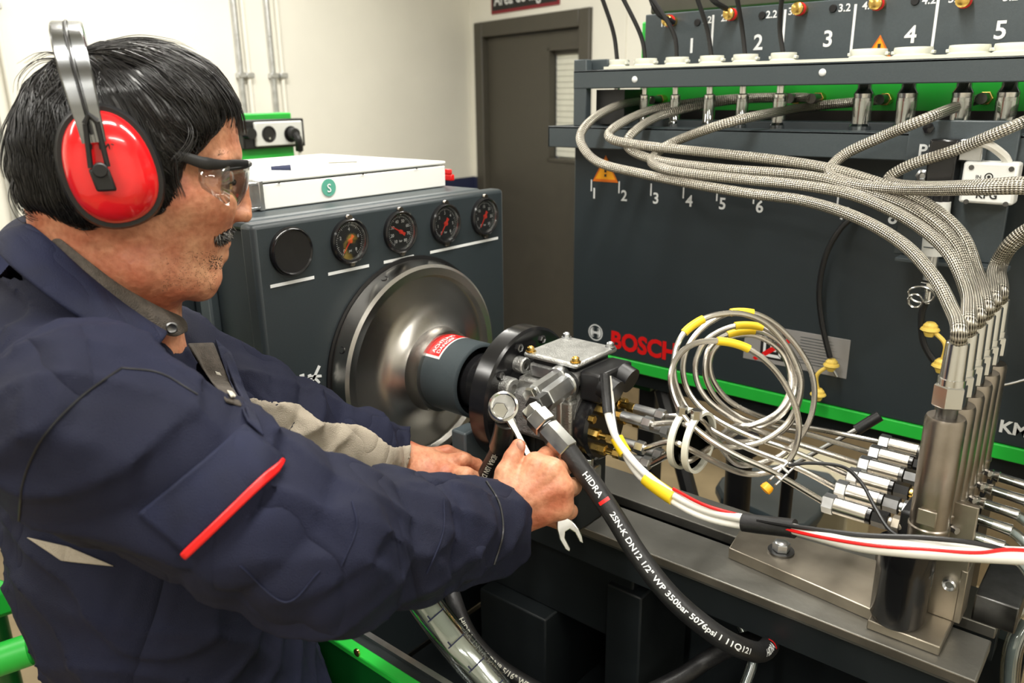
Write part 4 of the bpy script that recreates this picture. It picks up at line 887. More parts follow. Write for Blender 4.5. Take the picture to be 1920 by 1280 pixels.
for i in range(6):
    py_, pz_ = PORT[(i+4) % 6]
    y = CY[i]+.02; cn = V3((-.272, y, ZB))
    s0 = V3((-.522, py_, pz_))
    t = thing('capillary_line', ordn[i]+' of the steel capillary lines counted from the photographer, coiled once', 'pipe', s0, 'coiled steel capillary lines')
    obj('pump_sleeve', MB().cyl(s0, s0+V3((.034, 0, 0)), .0068, n=18, bev=.001), 'zinc', t)
    obj('pump_nut', MB().hexa(s0+V3((.034, 0, 0)), s0+V3((.046, 0, 0)), .009), 'zinc', t)
    P = [s0+V3((.046, 0, 0)), V3((-.445, YA+(py_-YA)*.8, 1.178+(pz_-1.162)*.75)), V3((-.42, YA+(py_-YA)*.8, 1.177+(pz_-1.162)*.75))]
    dn = (cn-CAM)@FW; dr_ = (P[-1]-CAM)@FW; wl = WIRES[i]; m_ = len(wl)
    for k in range(m_-1, -1, -1):
        f_ = (k+1)/m_; P.append(W(*wl[k], dn*(1-f_)+dr_*f_+(.045 if f_ > .55 else .045*f_/.55)+.006*i))
    P.append(cn)
    path = cr(P, 12); o = obj('tube', MB().tube(path, .0040, 10), 'steel_tube', t)
    if SLV[i]:
        pj = lambda p: np.array([960+FP*((p-CAM)@RT)/((p-CAM)@FW), 640-FP*((p-CAM)@UP)/((p-CAM)@FW)])
        PJ = np.array([pj(p) for p in path]); a, b = sorted(int(np.argmin(((PJ-np.array(q))**2).sum(1))) for q in SLV[i])
        obj('yellow_sleeve', MB().tube(path[a:b+1], .0056, 12), 'yellow', t, label='yellow marking sleeve')
    obj('end_nut', MB().hexa(cn, cn+V3((.014, 0, 0)), .0125), 'zinc', t)
    obj('end_sleeve', MB().cyl(cn+V3((.013, 0, 0)), cn+V3((.052, 0, 0)), .0105, n=24, bev=.001), 'steel_tube', t)
    obj('adapter', MB().cyl(cn+V3((.051, 0, 0)), cn+V3((.056, 0, 0)), .010).hexa(cn+V3((.057, 0, 0)), cn+V3((.075, 0, 0)), .0105), 'dark_steel' if i % 2 else 'black_gloss', t)
    obj('inlet_nut', MB().cyl(cn+V3((.074, 0, 0)), cn+V3((.079, 0, 0)), .006).hexa(cn+V3((.079, 0, 0)), cn+V3((.088, 0, 0)), .010).cyl(cn+V3((.088, 0, 0)), cn+V3((.10, 0, 0)), .007), ('plate_steel', 'zinc', 'brass')[i % 3], t)
for k, x in enumerate((-.437, -.417)):
    t = thing('guide_ring', ('left', 'right')[k]+' clear guide ring holding the steel lines together before the coils', 'ring', (x, YA, 1.15), 'clear guide rings')
    obj('ring', MB().lathe((x-.004, YA, 1.176), (1, 0, 0), [(0, .034), (0, .040), (.008, .040), (.008, .036), (0, .036)], 40), 'ivory', t)
    obj('ring_screw', MB().hexa((x, YA-.012, 1.212), (x, YA-.012, 1.224), .007), 'chrome', t)
t = thing('wire_clip', 'small zinc clip with yellow knob clamped on the nearest steel line', 'clip', W(1470, 890, .98))
ca = W(1448, 905, .985); cb_ = W(1482, 872, .985); cdn = nrm(cb_-ca); cw = nrm(np.cross(cdn, CAM-ca)); cc = np.cross(cw, cdn)
obj('clip_body', MB().box((-.006, 0, -.006), (-.003, .032, .006), (cw, cdn, cc), ca).box((.003, 0, -.006), (.006, .032, .006), (cw, cdn, cc), ca).box((-.006, .008, .004), (.006, .012, .007), (cw, cdn, cc), ca).box((-.006, .020, .004), (.006, .024, .007), (cw, cdn, cc), ca), 'zinc', t, bev=.001)
obj('knob', MB().lathe(ca-cdn*.004, -cdn, [(0, .006), (.004, .0075), (.009, .0075), (.010, .005), (.006, .003), (.006, 0)], 14), 'amber', t)
o = obj('sensor_wire', MB().tube(wp((1478, 872, .98), (1520, 868, .97), (1580, 875, .95), (1615, 905, .92), (1640, 950, .89), (1665, 990, .87), (1690, 1008, .86), n=10), .0022, 8), 'black', origin=W(1580, 870, .95)); tagm(o, 'thin black wire curving across the steel connectors to the injector', 'wire')

# ferrules + braided hoses
def clampy(p):
    r = p-CAM; yl = 1.295 if p[2] < zt+.018 else 1.47
    return CAM+r*(yl/r[1]) if p[1] > yl else p
def upto(i, pts, n=12):
    y = CY[i]; P = [V3((XI, y, 1.345)), V3((XI-.001, y, 1.366))]+pts; return cr(P, n)
A = [(1787, 585, .90), (1752, 520, .95), (1690, 455, 1.02), (1600, 405, 1.10), (1500, 375, 1.20), (1400, 362, 1.27), (1300, 345, 1.33), (1200, 325, 1.39), (1120, 303, 1.44), (1088, 262, 1.47), (1108, 226, 1.49), (1160, 197, 1.54), (1205, 189, 1.60)]
D = [(1812, 545, .95), (1775, 470, 1.0), (1700, 410, 1.07), (1600, 366, 1.15), (1500, 347, 1.21), (1400, 337, 1.28), (1300, 326, 1.33), (1245, 316, 1.36), (1222, 300, 1.40), (1260, 268, 1.44), (1380, 226, 1.50), (1520, 200, 1.56), (1620, 190, 1.60)]
C_ = [(1822, 530, 1.0), (1790, 455, 1.05), (1710, 390, 1.10), (1600, 350, 1.18), (1500, 328, 1.24), (1350, 316, 1.33), (1230, 300, 1.40), (1178, 276, 1.44), (1190, 246, 1.47), (1250, 213, 1.50), (1370, 188, 1.53), (1490, 183, 1.58)]
B = [(1834, 515, 1.04), (1800, 435, 1.09), (1720, 372, 1.14), (1600, 328, 1.20), (1500, 306, 1.26), (1350, 288, 1.34), (1200, 272, 1.42), (1143, 258, 1.45), (1160, 234, 1.48), (1230, 204, 1.52), (1350, 187, 1.56), (1455, 182, 1.60)]
F_ = [(1862, 508, 1.08), (1893, 455, 1.06), (1945, 420, 1.03), (2020, 400, .97), (2070, 370, .92), (2010, 350, .92), (1920, 343, .97), (1830, 348, 1.02), (1740, 350, 1.12), (1680, 345, 1.18), (1668, 332, 1.20), (1710, 308, 1.22), (1800, 278, 1.27), (1920, 228, 1.36), (1980, 200, 1.46)]
E_ = [(1876, 505, 1.14), (1895, 466, 1.12), (1935, 436, 1.09), (2000, 410, 1.03), (2060, 385, .98), (2020, 358, .93), (1920, 352, .93), (1820, 354, .98), (1700, 355, 1.10), (1600, 345, 1.18), (1556, 325, 1.22), (1580, 292, 1.24), (1650, 258, 1.30), (1750, 217, 1.42), (1815, 192, 1.55)]
hn = ['lowest braided hose whose left bend reaches furthest left, ending at the nearest injector', 'braided hose crossing behind the left bends and ending at the second injector', 'braided hose with the third left bend, ending at the third injector', 'uppermost long braided hose of the left bundle, ending at the fourth injector', 'braided hose entering from the right edge, ending at the fifth injector', 'braided hose sharply bent below the glass tubes at right, ending at the farthest injector']
for i, (pts, oi) in enumerate(((A, 0), (D, 3), (C_, 2), (B, 1), (F_, 5), (E_, 4))):
    e = OUT[oi]; path = upto(i, [clampy(W(*q)) for q in pts]+[e-AX[1]*.045]); y = CY[i]
    t = thing('braided_hose', 'steel '+hn[i], 'hose', (XI, y, 1.28), 'steel braided hoses')
    obj('hose', MB().tube(path, .0081, 16), 'braid', t)
    obj('ferrule', MB().cyl((XI, y, 1.312), (XI, y, 1.352), .0120, .0110, n=28, bev=.001), 'chrome', t)
    obj('ferrule_nut', MB().hexa((XI, y, 1.282), (XI, y, 1.306), .0165).cyl((XI, y, 1.305), (XI, y, 1.313), .0135, n=20), 'chrome', t)
    obj('outlet_crimp', MB().cyl(e-AX[1]*.05, e-AX[1]*.018, .0085, n=14), 'dark_steel', t)
    obj('outlet_nut', MB().hexa(e-AX[1]*.02, e-AX[1]*.008, .011).cyl(e-AX[1]*.01, e, .009, n=14), 'brass', t)

# clear hoses leaving the manifold to the right
def clear_hose(name, label, path, r, group=None, ticks=0, strip=False):
    t = thing(name, label, 'hose', path[0], group)
    obj('hose', MB().tube(path, r, 16, cap=False), 'clear_hose', t)
    obj('hose_bore', MB().tube(path, r*.60, 12), 'pvc_core' if not strip else 'ivory', t)
    return t
ends = [[(1862, 1012), (1925, 1058), (1990, 1130)], [(1878, 965), (1925, 1003), (1985, 1080)], [(1868, 922), (1908, 960), (1960, 1040)], [(1888, 892), (1930, 918), (1985, 985)], [(1896, 868), (1935, 888), (1990, 940)]]
for i in range(5):
    y = CY[i]+.05; s0 = V3((-.146, y, ZB)); d0 = V3((1, 0, -.08)); e = s0+d0*.042
    d = (e-CAM)@FW
    ex, ey = 960+FP*((e-CAM)@RT)/d, 640-FP*((e-CAM)@UP)/d
    P = [s0+d0*.015, e]+[W(ex+a_, ey+b_, d-c_) for a_, b_, c_ in ((24, 8, .002), (52, 26, .01), (84, 62, .02), (112, 118, .03), (128, 200, .03), (132, 330, .03), (110, 560, .0), (60, 800, -.05))]
    t = clear_hose('clear_hose', ordn[i]+' clear hose leaving the right side of the manifold block', cr(P, 10), .0062, 'clear manifold hoses')
    obj('barb_fitting', MB().hexa(s0, s0+d0*.010, .0085).cyl(s0+d0*.010, s0+d0*.05, .0055, n=14).lathe(s0+d0*.012, d0, [(0, .0055), (.006, .0078), (.007, .0055), (.014, .0078), (.015, .0055), (.05, .0070), (.051, .004)], 16), 'chrome', t)
t = clear_hose('drain_hose', 'clear hose with blue ticks curving away from the rail end at lower right', wp((1838, 1172, 1.02), (1880, 1158, 1.02), (1925, 1125, 1.03), (1990, 1060, 1.1), n=10), .012)
t = clear_hose('lower_clear_hose', 'vertical clear hose entering the lower right corner', wp((1925, 1165, .98), (1900, 1215, .98), (1893, 1290, .99), (1900, 1360, 1.0), n=10), .011)

# white cable pair
wc_ = thing('white_cable_pair', 'pair of white cables with yellow sleeves and black tape crossing the rail', 'cable', W(1137, 745, 1.03))
pA = wp((1134, 700, 1.035), (1137, 745, 1.03), (1142, 785, 1.02), (1160, 828, 1.01), (1200, 878, .99), (1255, 922, .96), (1320, 955, .93), (1395, 972, .90), (1490, 992, .86), (1600, 1020, .815), (1700, 1032, .79), (1820, 1040, .77), (1940, 1046, .76), (2050, 1050, .76), (2190, 1090, .78), (2280, 1300, .85), (2300, 2100, 1.1), n=12)
pB = wp((1140, 705, 1.042), (1146, 750, 1.04), (1150, 790, 1.03), (1160, 828, 1.02), (1192, 884, 1.0), (1240, 925, .97), (1310, 965, .935), (1392, 985, .905), (1490, 990, .868), (1600, 1007, .825), (1700, 1018, .80), (1820, 1028, .785), (1940, 1034, .775), (2050, 1036, .775), (2190, 1078, .795), (2288, 1300, .865), (2310, 2100, 1.11), n=12)
obj('cable', MB().tube(pA, np.interp(np.arange(len(pA)), [0, 80, 110, 150], [.0048, .0048, .0068, .0070]), 12), 'white_cable', wc_)
obj('cable', MB().tube(pB, .0042, 12), 'white_cable', wc_)
obj('black_core', MB().tube(cr([p+UP*.004+RT*.002 for p in pB[8:60:4]], 3), .0018, 8), 'black', wc_)
obj('boot', MB().tube(pA[:22], .0065, 12), 'rubber', wc_)
mid = lambda i: (pA[i]+pB[i])/2
obj('yellow_sleeve', MB().tube(np.array([mid(i) for i in range(34, 42)]), .0085, 14), 'yellow', wc_, label='yellow marking sleeve')
obj('yellow_sleeve', MB().tube(np.array([mid(i) for i in range(52, 64)]), .0090, 14), 'yellow', wc_, label='yellow marking sleeve')
obj('tape', MB().tube(np.array([mid(i) for i in range(84, 97)]), .0105, 14), 'rubber', wc_, label='black tape wrapping')
o = obj('red_wire', MB().tube(cr([W(1262, 916, .955), W(1320, 946, .925), W(1395, 968, .90)]+[W(*q) for q in ((1500, 998, .85), (1620, 1020, .803), (1740, 1030, .778), (1830, 1036, .764), (1900, 1030, .76), (1990, 1040, .755))], 8), .0020, 8), 'red', origin=W(1320, 946, .925)); tagm(o, 'thin red wire running along the white cables', 'wire')
o = obj('black_wire', MB().tube(wp((1420, 975, .885), (1500, 988, .85), (1620, 1003, .815), (1740, 1008, .79), (1850, 1022, .77), (1950, 1050, .755), n=8), .0026, 8), 'black', origin=W(1620, 1003, .815)); tagm(o, 'thin black wire running above the white cables', 'wire')

# trough hoses
t = clear_hose('large_clear_hose', 'thick clear hose with white stripe and blue ticks below the right sleeve', wp((770, 1085, .98), (800, 1135, .97), (850, 1200, .95), (905, 1265, .94), (960, 1330, .93), n=14), .0205, strip=True)
lp = wp((770, 1085, .98), (800, 1135, .97), (850, 1200, .95), (905, 1265, .94), (960, 1330, .93), n=14)
tk = MB()
for k in (20, 29, 38, 47): 
    p = lp[k]; n_ = nrm(CAM-p); T = nrm(lp[k+1]-lp[k]); n_ = nrm(n_-T*(n_@T)); b_ = np.cross(T, n_); q = p+n_*.0208
    tk.box((-.014, -.0008, 0), (.010, .0008, .0006), (b_, T, n_), q).box((-.001, -.006, 0), (.0008, .001, .0006), (b_, T, n_), q+b_*.006)
obj('blue_ticks', tk, 'dado', t, smooth=0)
t = clear_hose('narrow_clear_hose', 'narrow clear hose hanging behind the hydraulic hose bend', wp((1388, 1170, 1.16), (1400, 1195, 1.15), (1412, 1235, 1.13), (1395, 1290, 1.12), n=10), .0078)
# things under and behind
t = thing('stool', 'blue grey stool seat with rounded corners seen under the cabinet', 'stool', onZ(1450, 930, .72))
mat('slate', (.035, .055, .07), .45)
zz = .70; pp = [onZ(*q, zz) for q in ((1342, 908), (1352, 893), (1400, 872), (1470, 868), (1556, 884), (1572, 900), (1538, 962), (1512, 985), (1480, 985), (1352, 928))]
obj('seat', MB().prism([(p[0], p[1]) for p in pp], AX, (0, 0, zz-.03), .03), 'slate', t, bev=.008)
cpt = sum(pp)/len(pp)
obj('leg', MB().cyl((cpt[0], cpt[1], .02), (cpt[0], cpt[1], zz-.03), .022), 'black', t)
pq = onZ(1535, 975, zz-.03); obj('leg', MB().cyl((pq[0]-.03, pq[1]+.03, 0), (pq[0]-.03, pq[1]+.03, zz-.03), .018), 'black', t)
obj('foot_ring', MB().cyl((cpt[0], cpt[1], 0), (cpt[0], cpt[1], .02), .16), 'black', t)
a = onZ(1357, 928, zz-.028); b = onZ(1458, 972, zz-.028); d = nrm(b-a); obj('edge_trim', MB().box((0, -.004, -.006), (np.linalg.norm(b-a), .004, .006), (d, np.cross(AX[2], d), AX[2]), a), 'zinc', t)
bx = V3((-.60, 1.98, 0)); t = thing('cream_box', 'cream box standing on the floor beyond the steel lines', 'box', (bx[0], bx[1], 0))
obj('body', MB().box((bx[0]-.12, bx[1]-.10, 0), (bx[0]+.10, bx[1]+.12, .62)), 'beige_box', t, bev=.006)
obj('lid', MB().box((bx[0]-.125, bx[1]-.105, .62), (bx[0]+.105, bx[1]+.125, .645)), 'beige_box', t, bev=.004)
hl = thing('lever', 'black lever handle rising behind the steel connectors', 'lever', W(1600, 808, 1.24))
l0, l1, l2 = W(1480, 875, 1.30), W(1590, 815, 1.24), W(1650, 779, 1.22)
obj('grip', MB().tube(cr([W(1606, 806, 1.235), (l1+l2*2)/3, l2], 4), .0085, 12), 'rubber', hl); obj('rod', MB().cyl(l0, W(1610, 803, 1.235), .004, n=10), 'zinc', hl); obj('pivot', MB().hexa(l0-AX[2]*.02, l0+AX[2]*.01, .014).cyl(V3((l0[0], l0[1], .0)), l0, .010), 'black', hl)
bsk = thing('stand_pipe', 'black stand pipe behind the rail under the coils', 'pipe', (-.48, 1.19, .0))
obj('pipe', MB().cyl((-.48, 1.19, .0), (-.50, 1.19, 1.02), .022).cyl((-.50, 1.19, 1.02), (-.50, 1.19, 1.05), .03), 'black', bsk)
# green trolley behind the worker, left edge
gt = W(15, 1100, 1.35); tr = thing('green_trolley', 'bright green trolley corner with round handle at the lower left edge', 'trolley', (gt[0]-.3, gt[1], 0))
ga_, gb_ = W(62, 1215, 1.30), W(-160, 1290, 1.25)
g0 = W(30, 1062, 1.36)
obj('top_box', MB().box((-.30, .0, -.055), (.0, .2, .0), (nrm(W(34, 1075, 1.36)-W(-40, 1095, 1.30)), nrm(np.cross(AX[2], W(34, 1075, 1.36)-W(-40, 1095, 1.30))), AX[2]), W(36, 1095, 1.36)), 'green', tr, bev=.01)
obj('handle', MB().cyl(gb_, ga_, .026, n=24, bev=.003), 'green', tr)
obj('leg', MB().cyl((g0[0]-.2, g0[1], 0), (g0[0]-.2, g0[1], g0[2]-.1), .02), 'green_dark', tr)
obj('leg', MB().cyl((g0[0]-.45, g0[1]+.2, 0), (g0[0]-.45, g0[1]+.2, g0[2]-.1), .02), 'green_dark', tr)
# ================================================================== the worker
H = W(240, 300, .80); E1 = V3((.417, .909, 0)); E2 = V3((.909, -.417, 0))
E1 /= np.linalg.norm(E1); E2 /= np.linalg.norm(E2)
def SG(px, py, off=0.):
    r = ray(px, py); t = ((H+off*E2-CAM)@E2)/(r@E2); p = CAM+r*t; return ((p-H)@E1, off, (p-H)[2])
def LW(q): q = np.asarray(q, float); return H+np.outer(q[..., 0].ravel(), E1)+np.outer(q[..., 1].ravel(), E2)+np.outer(q[..., 2].ravel(), AX[2]) if q.ndim > 1 else H+q[0]*E1+q[1]*E2+q[2]*AX[2]
def loc(p): p = V3(p)-H; return (p@E1, p@E2, p[2])
man = thing('person', 'man in navy work jacket, safety glasses and red ear defenders tightening a pump bolt', 'person', (H[0]-.05, H[1]-.12, 0))
def tab(pxs): 
    a = np.array([(SG(x, y)[2], SG(x, y)[0]) for x, y in pxs]); a = a[a[:, 0].argsort()]; return lambda z: np.interp(z, a[:, 0], a[:, 1]).astype(np.float32)
f_xf = tab([(250, 100), (340, 118), (395, 155), (425, 190), (437, 215), (445, 245), (448, 272), (448, 292), (441, 306), (438, 330), (438, 360), (436, 400), (434, 425), (427, 440), (423, 455), (419, 470), (413, 485), (408, 499), (406, 511), (396, 524), (370, 537), (320, 550)])
f_xb = tab([(250, 100), (170, 110), (110, 140), (70, 180), (42, 240), (38, 300), (60, 350), (95, 390), (150, 420), (200, 450), (240, 500), (270, 545), (300, 558)])
wz = np.array([(-.150, .012), (-.142, .034), (-.13, .046), (-.11, .056), (-.08, .064), (-.05, .070), (-.02, .074), (.01, .076), (.04, .074), (.065, .062), (.08, .048), (.092, .030), (.10, .006)])
def radial(s, l, z, xf, xb, w, ex=2.2, cf=.45):
    a = xf(z); b = xb(z); c = b+(a-b)*cf; wd = np.maximum(w(z), .002)
    ds = s-c; rho = np.sqrt(ds*ds+l*l)+1e-6; ext = np.where(ds > 0, a-c, c-b)+1e-4
    k = (np.abs(ds/rho/ext)**ex+np.abs(l/rho/wd)**ex)**(1/ex)
    return (rho-1/k)
def headfield(P):
    s, l, z = P
    d = radial(s, l, z, f_xf, f_xb, lambda q: np.interp(q, wz[:, 0], wz[:, 1]).astype(np.float32))*.8
    d = np.maximum(d, z-.100)
    C = lambda a, b, r0, r1=None: capd(P, a, b, r0, r0 if r1 is None else r1)
    # neck and nape
    d = smin(d, C((-.040, 0, -.05), (-.052, 0, -.21), .056, .066), .03)
    d = smin(d, C((-.052, 0, -.21), (-.06, 0, -.27), .07, .10), .03)
    # nose
    q = [SG(443, 308), SG(450, 350), SG(452, 386)]
    d = smin(d, C(q[0], q[1], .0065, .0075), .006); d = smin(d, C(q[1], q[2], .0078, .0112), .006)
    for sg in (-1, 1):
        w_ = SG(446, 401); d = smin(d, C((w_[0], sg*.011, w_[2]), (w_[0]+.006, sg*.009, w_[2]-.001), .0075), .006)
        b_ = SG(440, 291); d = smin(d, C((b_[0]-.006, sg*.012, b_[2]), (b_[0]-.020, sg*.050, b_[2]-.002), .0085, .006), .012)
        k_ = SG(398, 372); d = smin(d, C((k_[0]-.004, sg*.040, k_[2]), (k_[0]-.035, sg*.056, k_[2]+.006), .020, .016), .022)
        j_ = SG(330, 520); d = smin(d, C((j_[0]-.03, sg*.045, j_[2]+.02), (j_[0]+.02, sg*.028, j_[2]-.002), .022, .02), .02)
        e_ = SG(424, 326); d = -smin(-d, C((e_[0]+.003, sg*.030, e_[2]), (e_[0]-.004, sg*.036, e_[2]), .012), .008)
        d = smin(d, C((e_[0]-.009, sg*.031, e_[2]-.001), (e_[0]-.010, sg*.033, e_[2]), .0128), .003)
        n_ = SG(446, 409); d = -smin(-d, C((n_[0], sg*.0065, n_[2]-.002), (n_[0]+.003, sg*.006, n_[2]-.001), .0030), .002)
    u, v = SG(427, 452), SG(422, 475); m_ = SG(430, 463); ch = SG(394, 512); dc = SG(350, 545)
    d = smin(d, C((u[0]-.006, -.014, u[2]), (u[0]-.006, .014, u[2]), .0075), .006); d = smin(d, C((v[0]-.006, -.012, v[2]), (v[0]-.006, .012, v[2]), .0082), .006)
    d = -smin(-d, C((m_[0], -.019, m_[2]), (m_[0], .019, m_[2]), .0022), .003)
    d = smin(d, C((ch[0]-.010, -.008, ch[2]+.003), (ch[0]-.010, .008, ch[2]+.003), .015), .015)
    d = smin(d, C((dc[0]-.034, 0, dc[2]+.028), (dc[0]-.058, 0, dc[2]-.004), .03, .04), .03)
    # ears
    for sg in (-1, 1): d = smin(d, C((-.018, sg*.074, .018), (-.012, sg*.076, -.018), .011, .008), .004)
    nz = np.sin(s*330+np.sin(z*280)*1.3)*np.sin(z*300+np.sin(l*310))*np.sin(l*250+s*90)
    return d+nz*np.float32(.0004)
G, lo = grid((-.165, -.15, -.26), (.135, .15, .11), .0022)
Vh, Fh = surfnet(headfield(G), lo, .0022); Vh = LW(Vh); del G
# hands and forearms
def hand(center, r, prims, h=.0016):
    lo_ = V3(center)-r; G, lo = grid(lo_, V3(center)+r, h); d = None
    for (a, b, r0, r1, k) in prims:
        c = capd(G, a, b, r0, r1); d = c if d is None else smin(d, c, k)
    return surfnet(d, lo, h)
w = W
RW = w(940, 968, .955); K1, K2, K3, K4 = w(1004, 872, .952), w(1034, 884, .942), w(1050, 914, .938), w(1052, 950, .942)
pr = [(w(900, 985, .93), RW, .030, .026, .01), (w(900, 960, .935), w(950, 945, .955), .024, .024, .012)]
pr += [(RW, K1, .024, .0150, .012), (RW, K2, .023, .0150, .012), (RW, K3, .023, .0150, .012), (w(945, 978, .953), K4, .022, .0140, .012), (K1, K2, .0135, .0135, .008), (K2, K3, .014, .0135, .008), (K3, K4, .0135, .013, .008), (w(975, 920, .955), w(1005, 940, .958), .024, .024, .012)]
for chain, r in (((K1, w(1026, 853, .985), w(1003, 866, 1.006), w(986, 880, .998)), .0108), ((K2, w(1058, 874, .982), w(1036, 900, 1.008), w(1012, 912, 1.0)), .0110), ((K3, w(1074, 912, .976), w(1050, 938, 1.0), w(1024, 944, .996)), .0106), ((K4, w(1068, 958, .968), w(1046, 978, .990), w(1024, 974, .990)), .0095)):
    for i in range(3): pr.append((chain[i], chain[i+1], r*(1.1-.12*i), r*(1.0-.12*i), .0035))
pr += [(w(948, 935, .945), w(950, 888, .950), .019, .0140, .010), (w(950, 888, .950), w(962, 858, .955), .0135, .0112, .004), (w(962, 858, .955), w(972, 836, .958), .0112, .0090, .003)]
# tendons
for K_, kk in ((K1, .6), (K2, .7), (K3, .7)): pr.append((RW+(K_-RW)*.35+nrm(CAM-K_)*.019, K_+nrm(CAM-K_)*.010, .004, .0055, .008))
VR, FR = hand(w(985, 925, .955), .095, pr)
LWr = w(758, 862, 1.13); L1, L2, L3, L4 = w(822, 868, 1.112), w(834, 886, 1.098), w(828, 903, 1.092), w(815, 914, 1.098)
pl_ = [(w(700, 858, 1.12), LWr, .026, .0235, .01), (LWr, L1, .0225, .0145, .012), (LWr, L2, .022, .0145, .012), (LWr, L3, .022, .0145, .012), (w(765, 875, 1.13), L4, .021, .014, .012), (L1, L2, .013, .013, .008), (L2, L3, .0135, .013, .008), (w(790, 885, 1.11), w(805, 893, 1.11), .022, .022, .012)]
for chain, r in (((L1, w(868, 862, 1.105), w(893, 872, 1.122), w(902, 884, 1.136)), .0108), ((L2, w(874, 890, 1.080), w(900, 900, 1.100), w(905, 902, 1.12)), .0108), ((L3, w(866, 908, 1.080), w(892, 916, 1.092), w(900, 918, 1.11)), .0105), ((L4, w(850, 926, 1.088), w(878, 934, 1.095), w(886, 934, 1.11)), .0092)):
    for i in range(3): pl_.append((chain[i], chain[i+1], r*(1.1-.12*i), r*(1.0-.12*i), .0035))
pl_ += [(w(790, 862, 1.125), w(838, 850, 1.145), .016, .012, .010), (w(838, 850, 1.145), w(875, 862, 1.152), .0118, .010, .004)]
VL, FL = hand(w(815, 885, 1.11), .105, pl_)
# hidden core so that head and arms are one figure
def jloc(s, l, z): return LW(np.array((s, l, z)))
NB = jloc(-.06, 0, -.22)
SR = w(175, 800, .66); ER = w(600, 1030, .72); SL = jloc(-.05, -.185, -.215); EL = w(470, 772, 1.0)
core = [(jloc(-.055, 0, -.2), jloc(-.03, .02, -.45), .07, .08, .03), (jloc(-.08, .07, -.25), SR, .05, .045, .03), (SR, ER, .045, .04, .03), (ER, w(915, 990, .93), .036, .026, .02), (jloc(-.06, -.06, -.25), SL, .05, .045, .03), (SL, EL, .043, .038, .02), (EL, w(710, 858, 1.12), .036, .026, .02), (jloc(-.03, .02, -.45), jloc(-.02, .03, -.70), .08, .09, .03)]
for sg in (-1, 1): core += [(jloc(-.03, .03+sg*.08, -.72), jloc(-.05, .03+sg*.10, -1.1), .07, .055, .03), (jloc(-.05, .03+sg*.10, -1.1), jloc(-.09, .03+sg*.11, -1.47), .05, .035, .02)]
G, lo = grid((-1.25, -.05, .04), (-.40, .90, 1.42), .012); d = None
for a, b, r0, r1, k in core: c = capd(G, a, b, r0, r1); d = c if d is None else smin(d, c, k)
VC, FC = surfnet(d, lo, .012)
parts = [(Vh, Fh), (VR, FR), (VL, FL), (VC, FC)]; V = np.concatenate([p[0] for p in parts]); o_ = 0; F = []
for p in parts: F.append(p[1]+o_); o_ += len(p[0])
body = np_obj('body', V, np.concatenate(F), 'skin', man); body.modifiers.new('s', 'SMOOTH').iterations = 2
obj('thumb_nail', MB().sphere(w(975, 836, .951), 1, 14, (.0055, .004, .0075)), 'nail', man)

# eyes, brows
for sg in (-1, 1):
    e_ = SG(424, 326); c = jloc(e_[0]-.0085, sg*.031, e_[2]-.001); ey = obj('eyeball', MB().sphere(c, .0127, 18), 'eye_white', man)
    pts = [jloc(e_[0]-.0090+.0132*math.cos(a)*math.cos(-.30), sg*.031+.0132*math.sin(a), e_[2]-.001-.0045) for a in np.linspace(-1.1, 1.1, 12)]
    obj('eyelash', MB().tube(pts, .0013, 6), 'hair', man)
    obj('iris', MB().sphere(jloc(e_[0]+.0025, sg*.031, e_[2]-.006), .0035, 10), 'iris', ey)
# ---------------- hair
h_xf = tab([(250, 80), (300, 84), (350, 99), (395, 125), (425, 158), (444, 198), (450, 235), (452, 262), (448, 300), (430, 380)])
h_xb = tab([(250, 80), (190, 82), (150, 96), (98, 116), (57, 155), (30, 205), (14, 260), (18, 320), (42, 370), (76, 402), (112, 418), (150, 425), (180, 430)])
hw = np.array([(-.08, .055), (-.065, .068), (-.05, .080), (-.02, .086), (.01, .088), (.04, .088), (.065, .080), (.085, .064), (.10, .040), (.11, .006)])
hl_ = np.array(sorted([(SG(395, 222)[2], SG(412, 222)[0]), (SG(380, 250)[2], SG(385, 250)[0]), (SG(360, 275)[2], SG(358, 275)[0]), (SG(335, 300)[2], SG(334, 300)[0]), (SG(330, 340)[2], SG(334, 340)[0]), (SG(330, 365)[2], SG(322, 365)[0]), (SG(300, 380)[2], SG(290, 380)[0]), (SG(200, 400)[2], SG(200, 400)[0]), (SG(150, 425)[2], SG(120, 425)[0]), (.046, .09), (.06, .2)]))
def hairfield(P):
    s, l, z = P
    d = radial(s, l, z, h_xf, h_xb, lambda q: np.interp(q, hw[:, 0], hw[:, 1]).astype(np.float32), 2.1)*.8
    d = np.maximum(d, z-.112)
    sm_ = np.interp(z, hl_[:, 0], hl_[:, 1]).astype(np.float32)
    fr = np.where(np.abs(l) < .045, (.045-np.abs(l))*.35, 0)
    cut = (s-sm_-fr)*.8
    d = -smin(-d, -cut, .012); d = np.maximum(d, -.075-z)
    n = np.sin(s*55+l*40)*np.sin(z*60+l*30)*np.sin(l*75+z*35)*.0022+np.sin((s*.6+z)*240+np.sin(l*90)*2)*.0006
    return d+n.astype(np.float32)
G, lo = grid((-.17, -.12, -.09), (.14, .12, .13), .003)
VHl, FHl = surfnet(hairfield(G), lo, .003); del G
hair = np_obj('hair', LW(VHl), FHl, 'hair', man)
bv = BVHTree.FromPolygons([tuple(v) for v in VHl], [tuple(map(int, f)) for f in FHl])
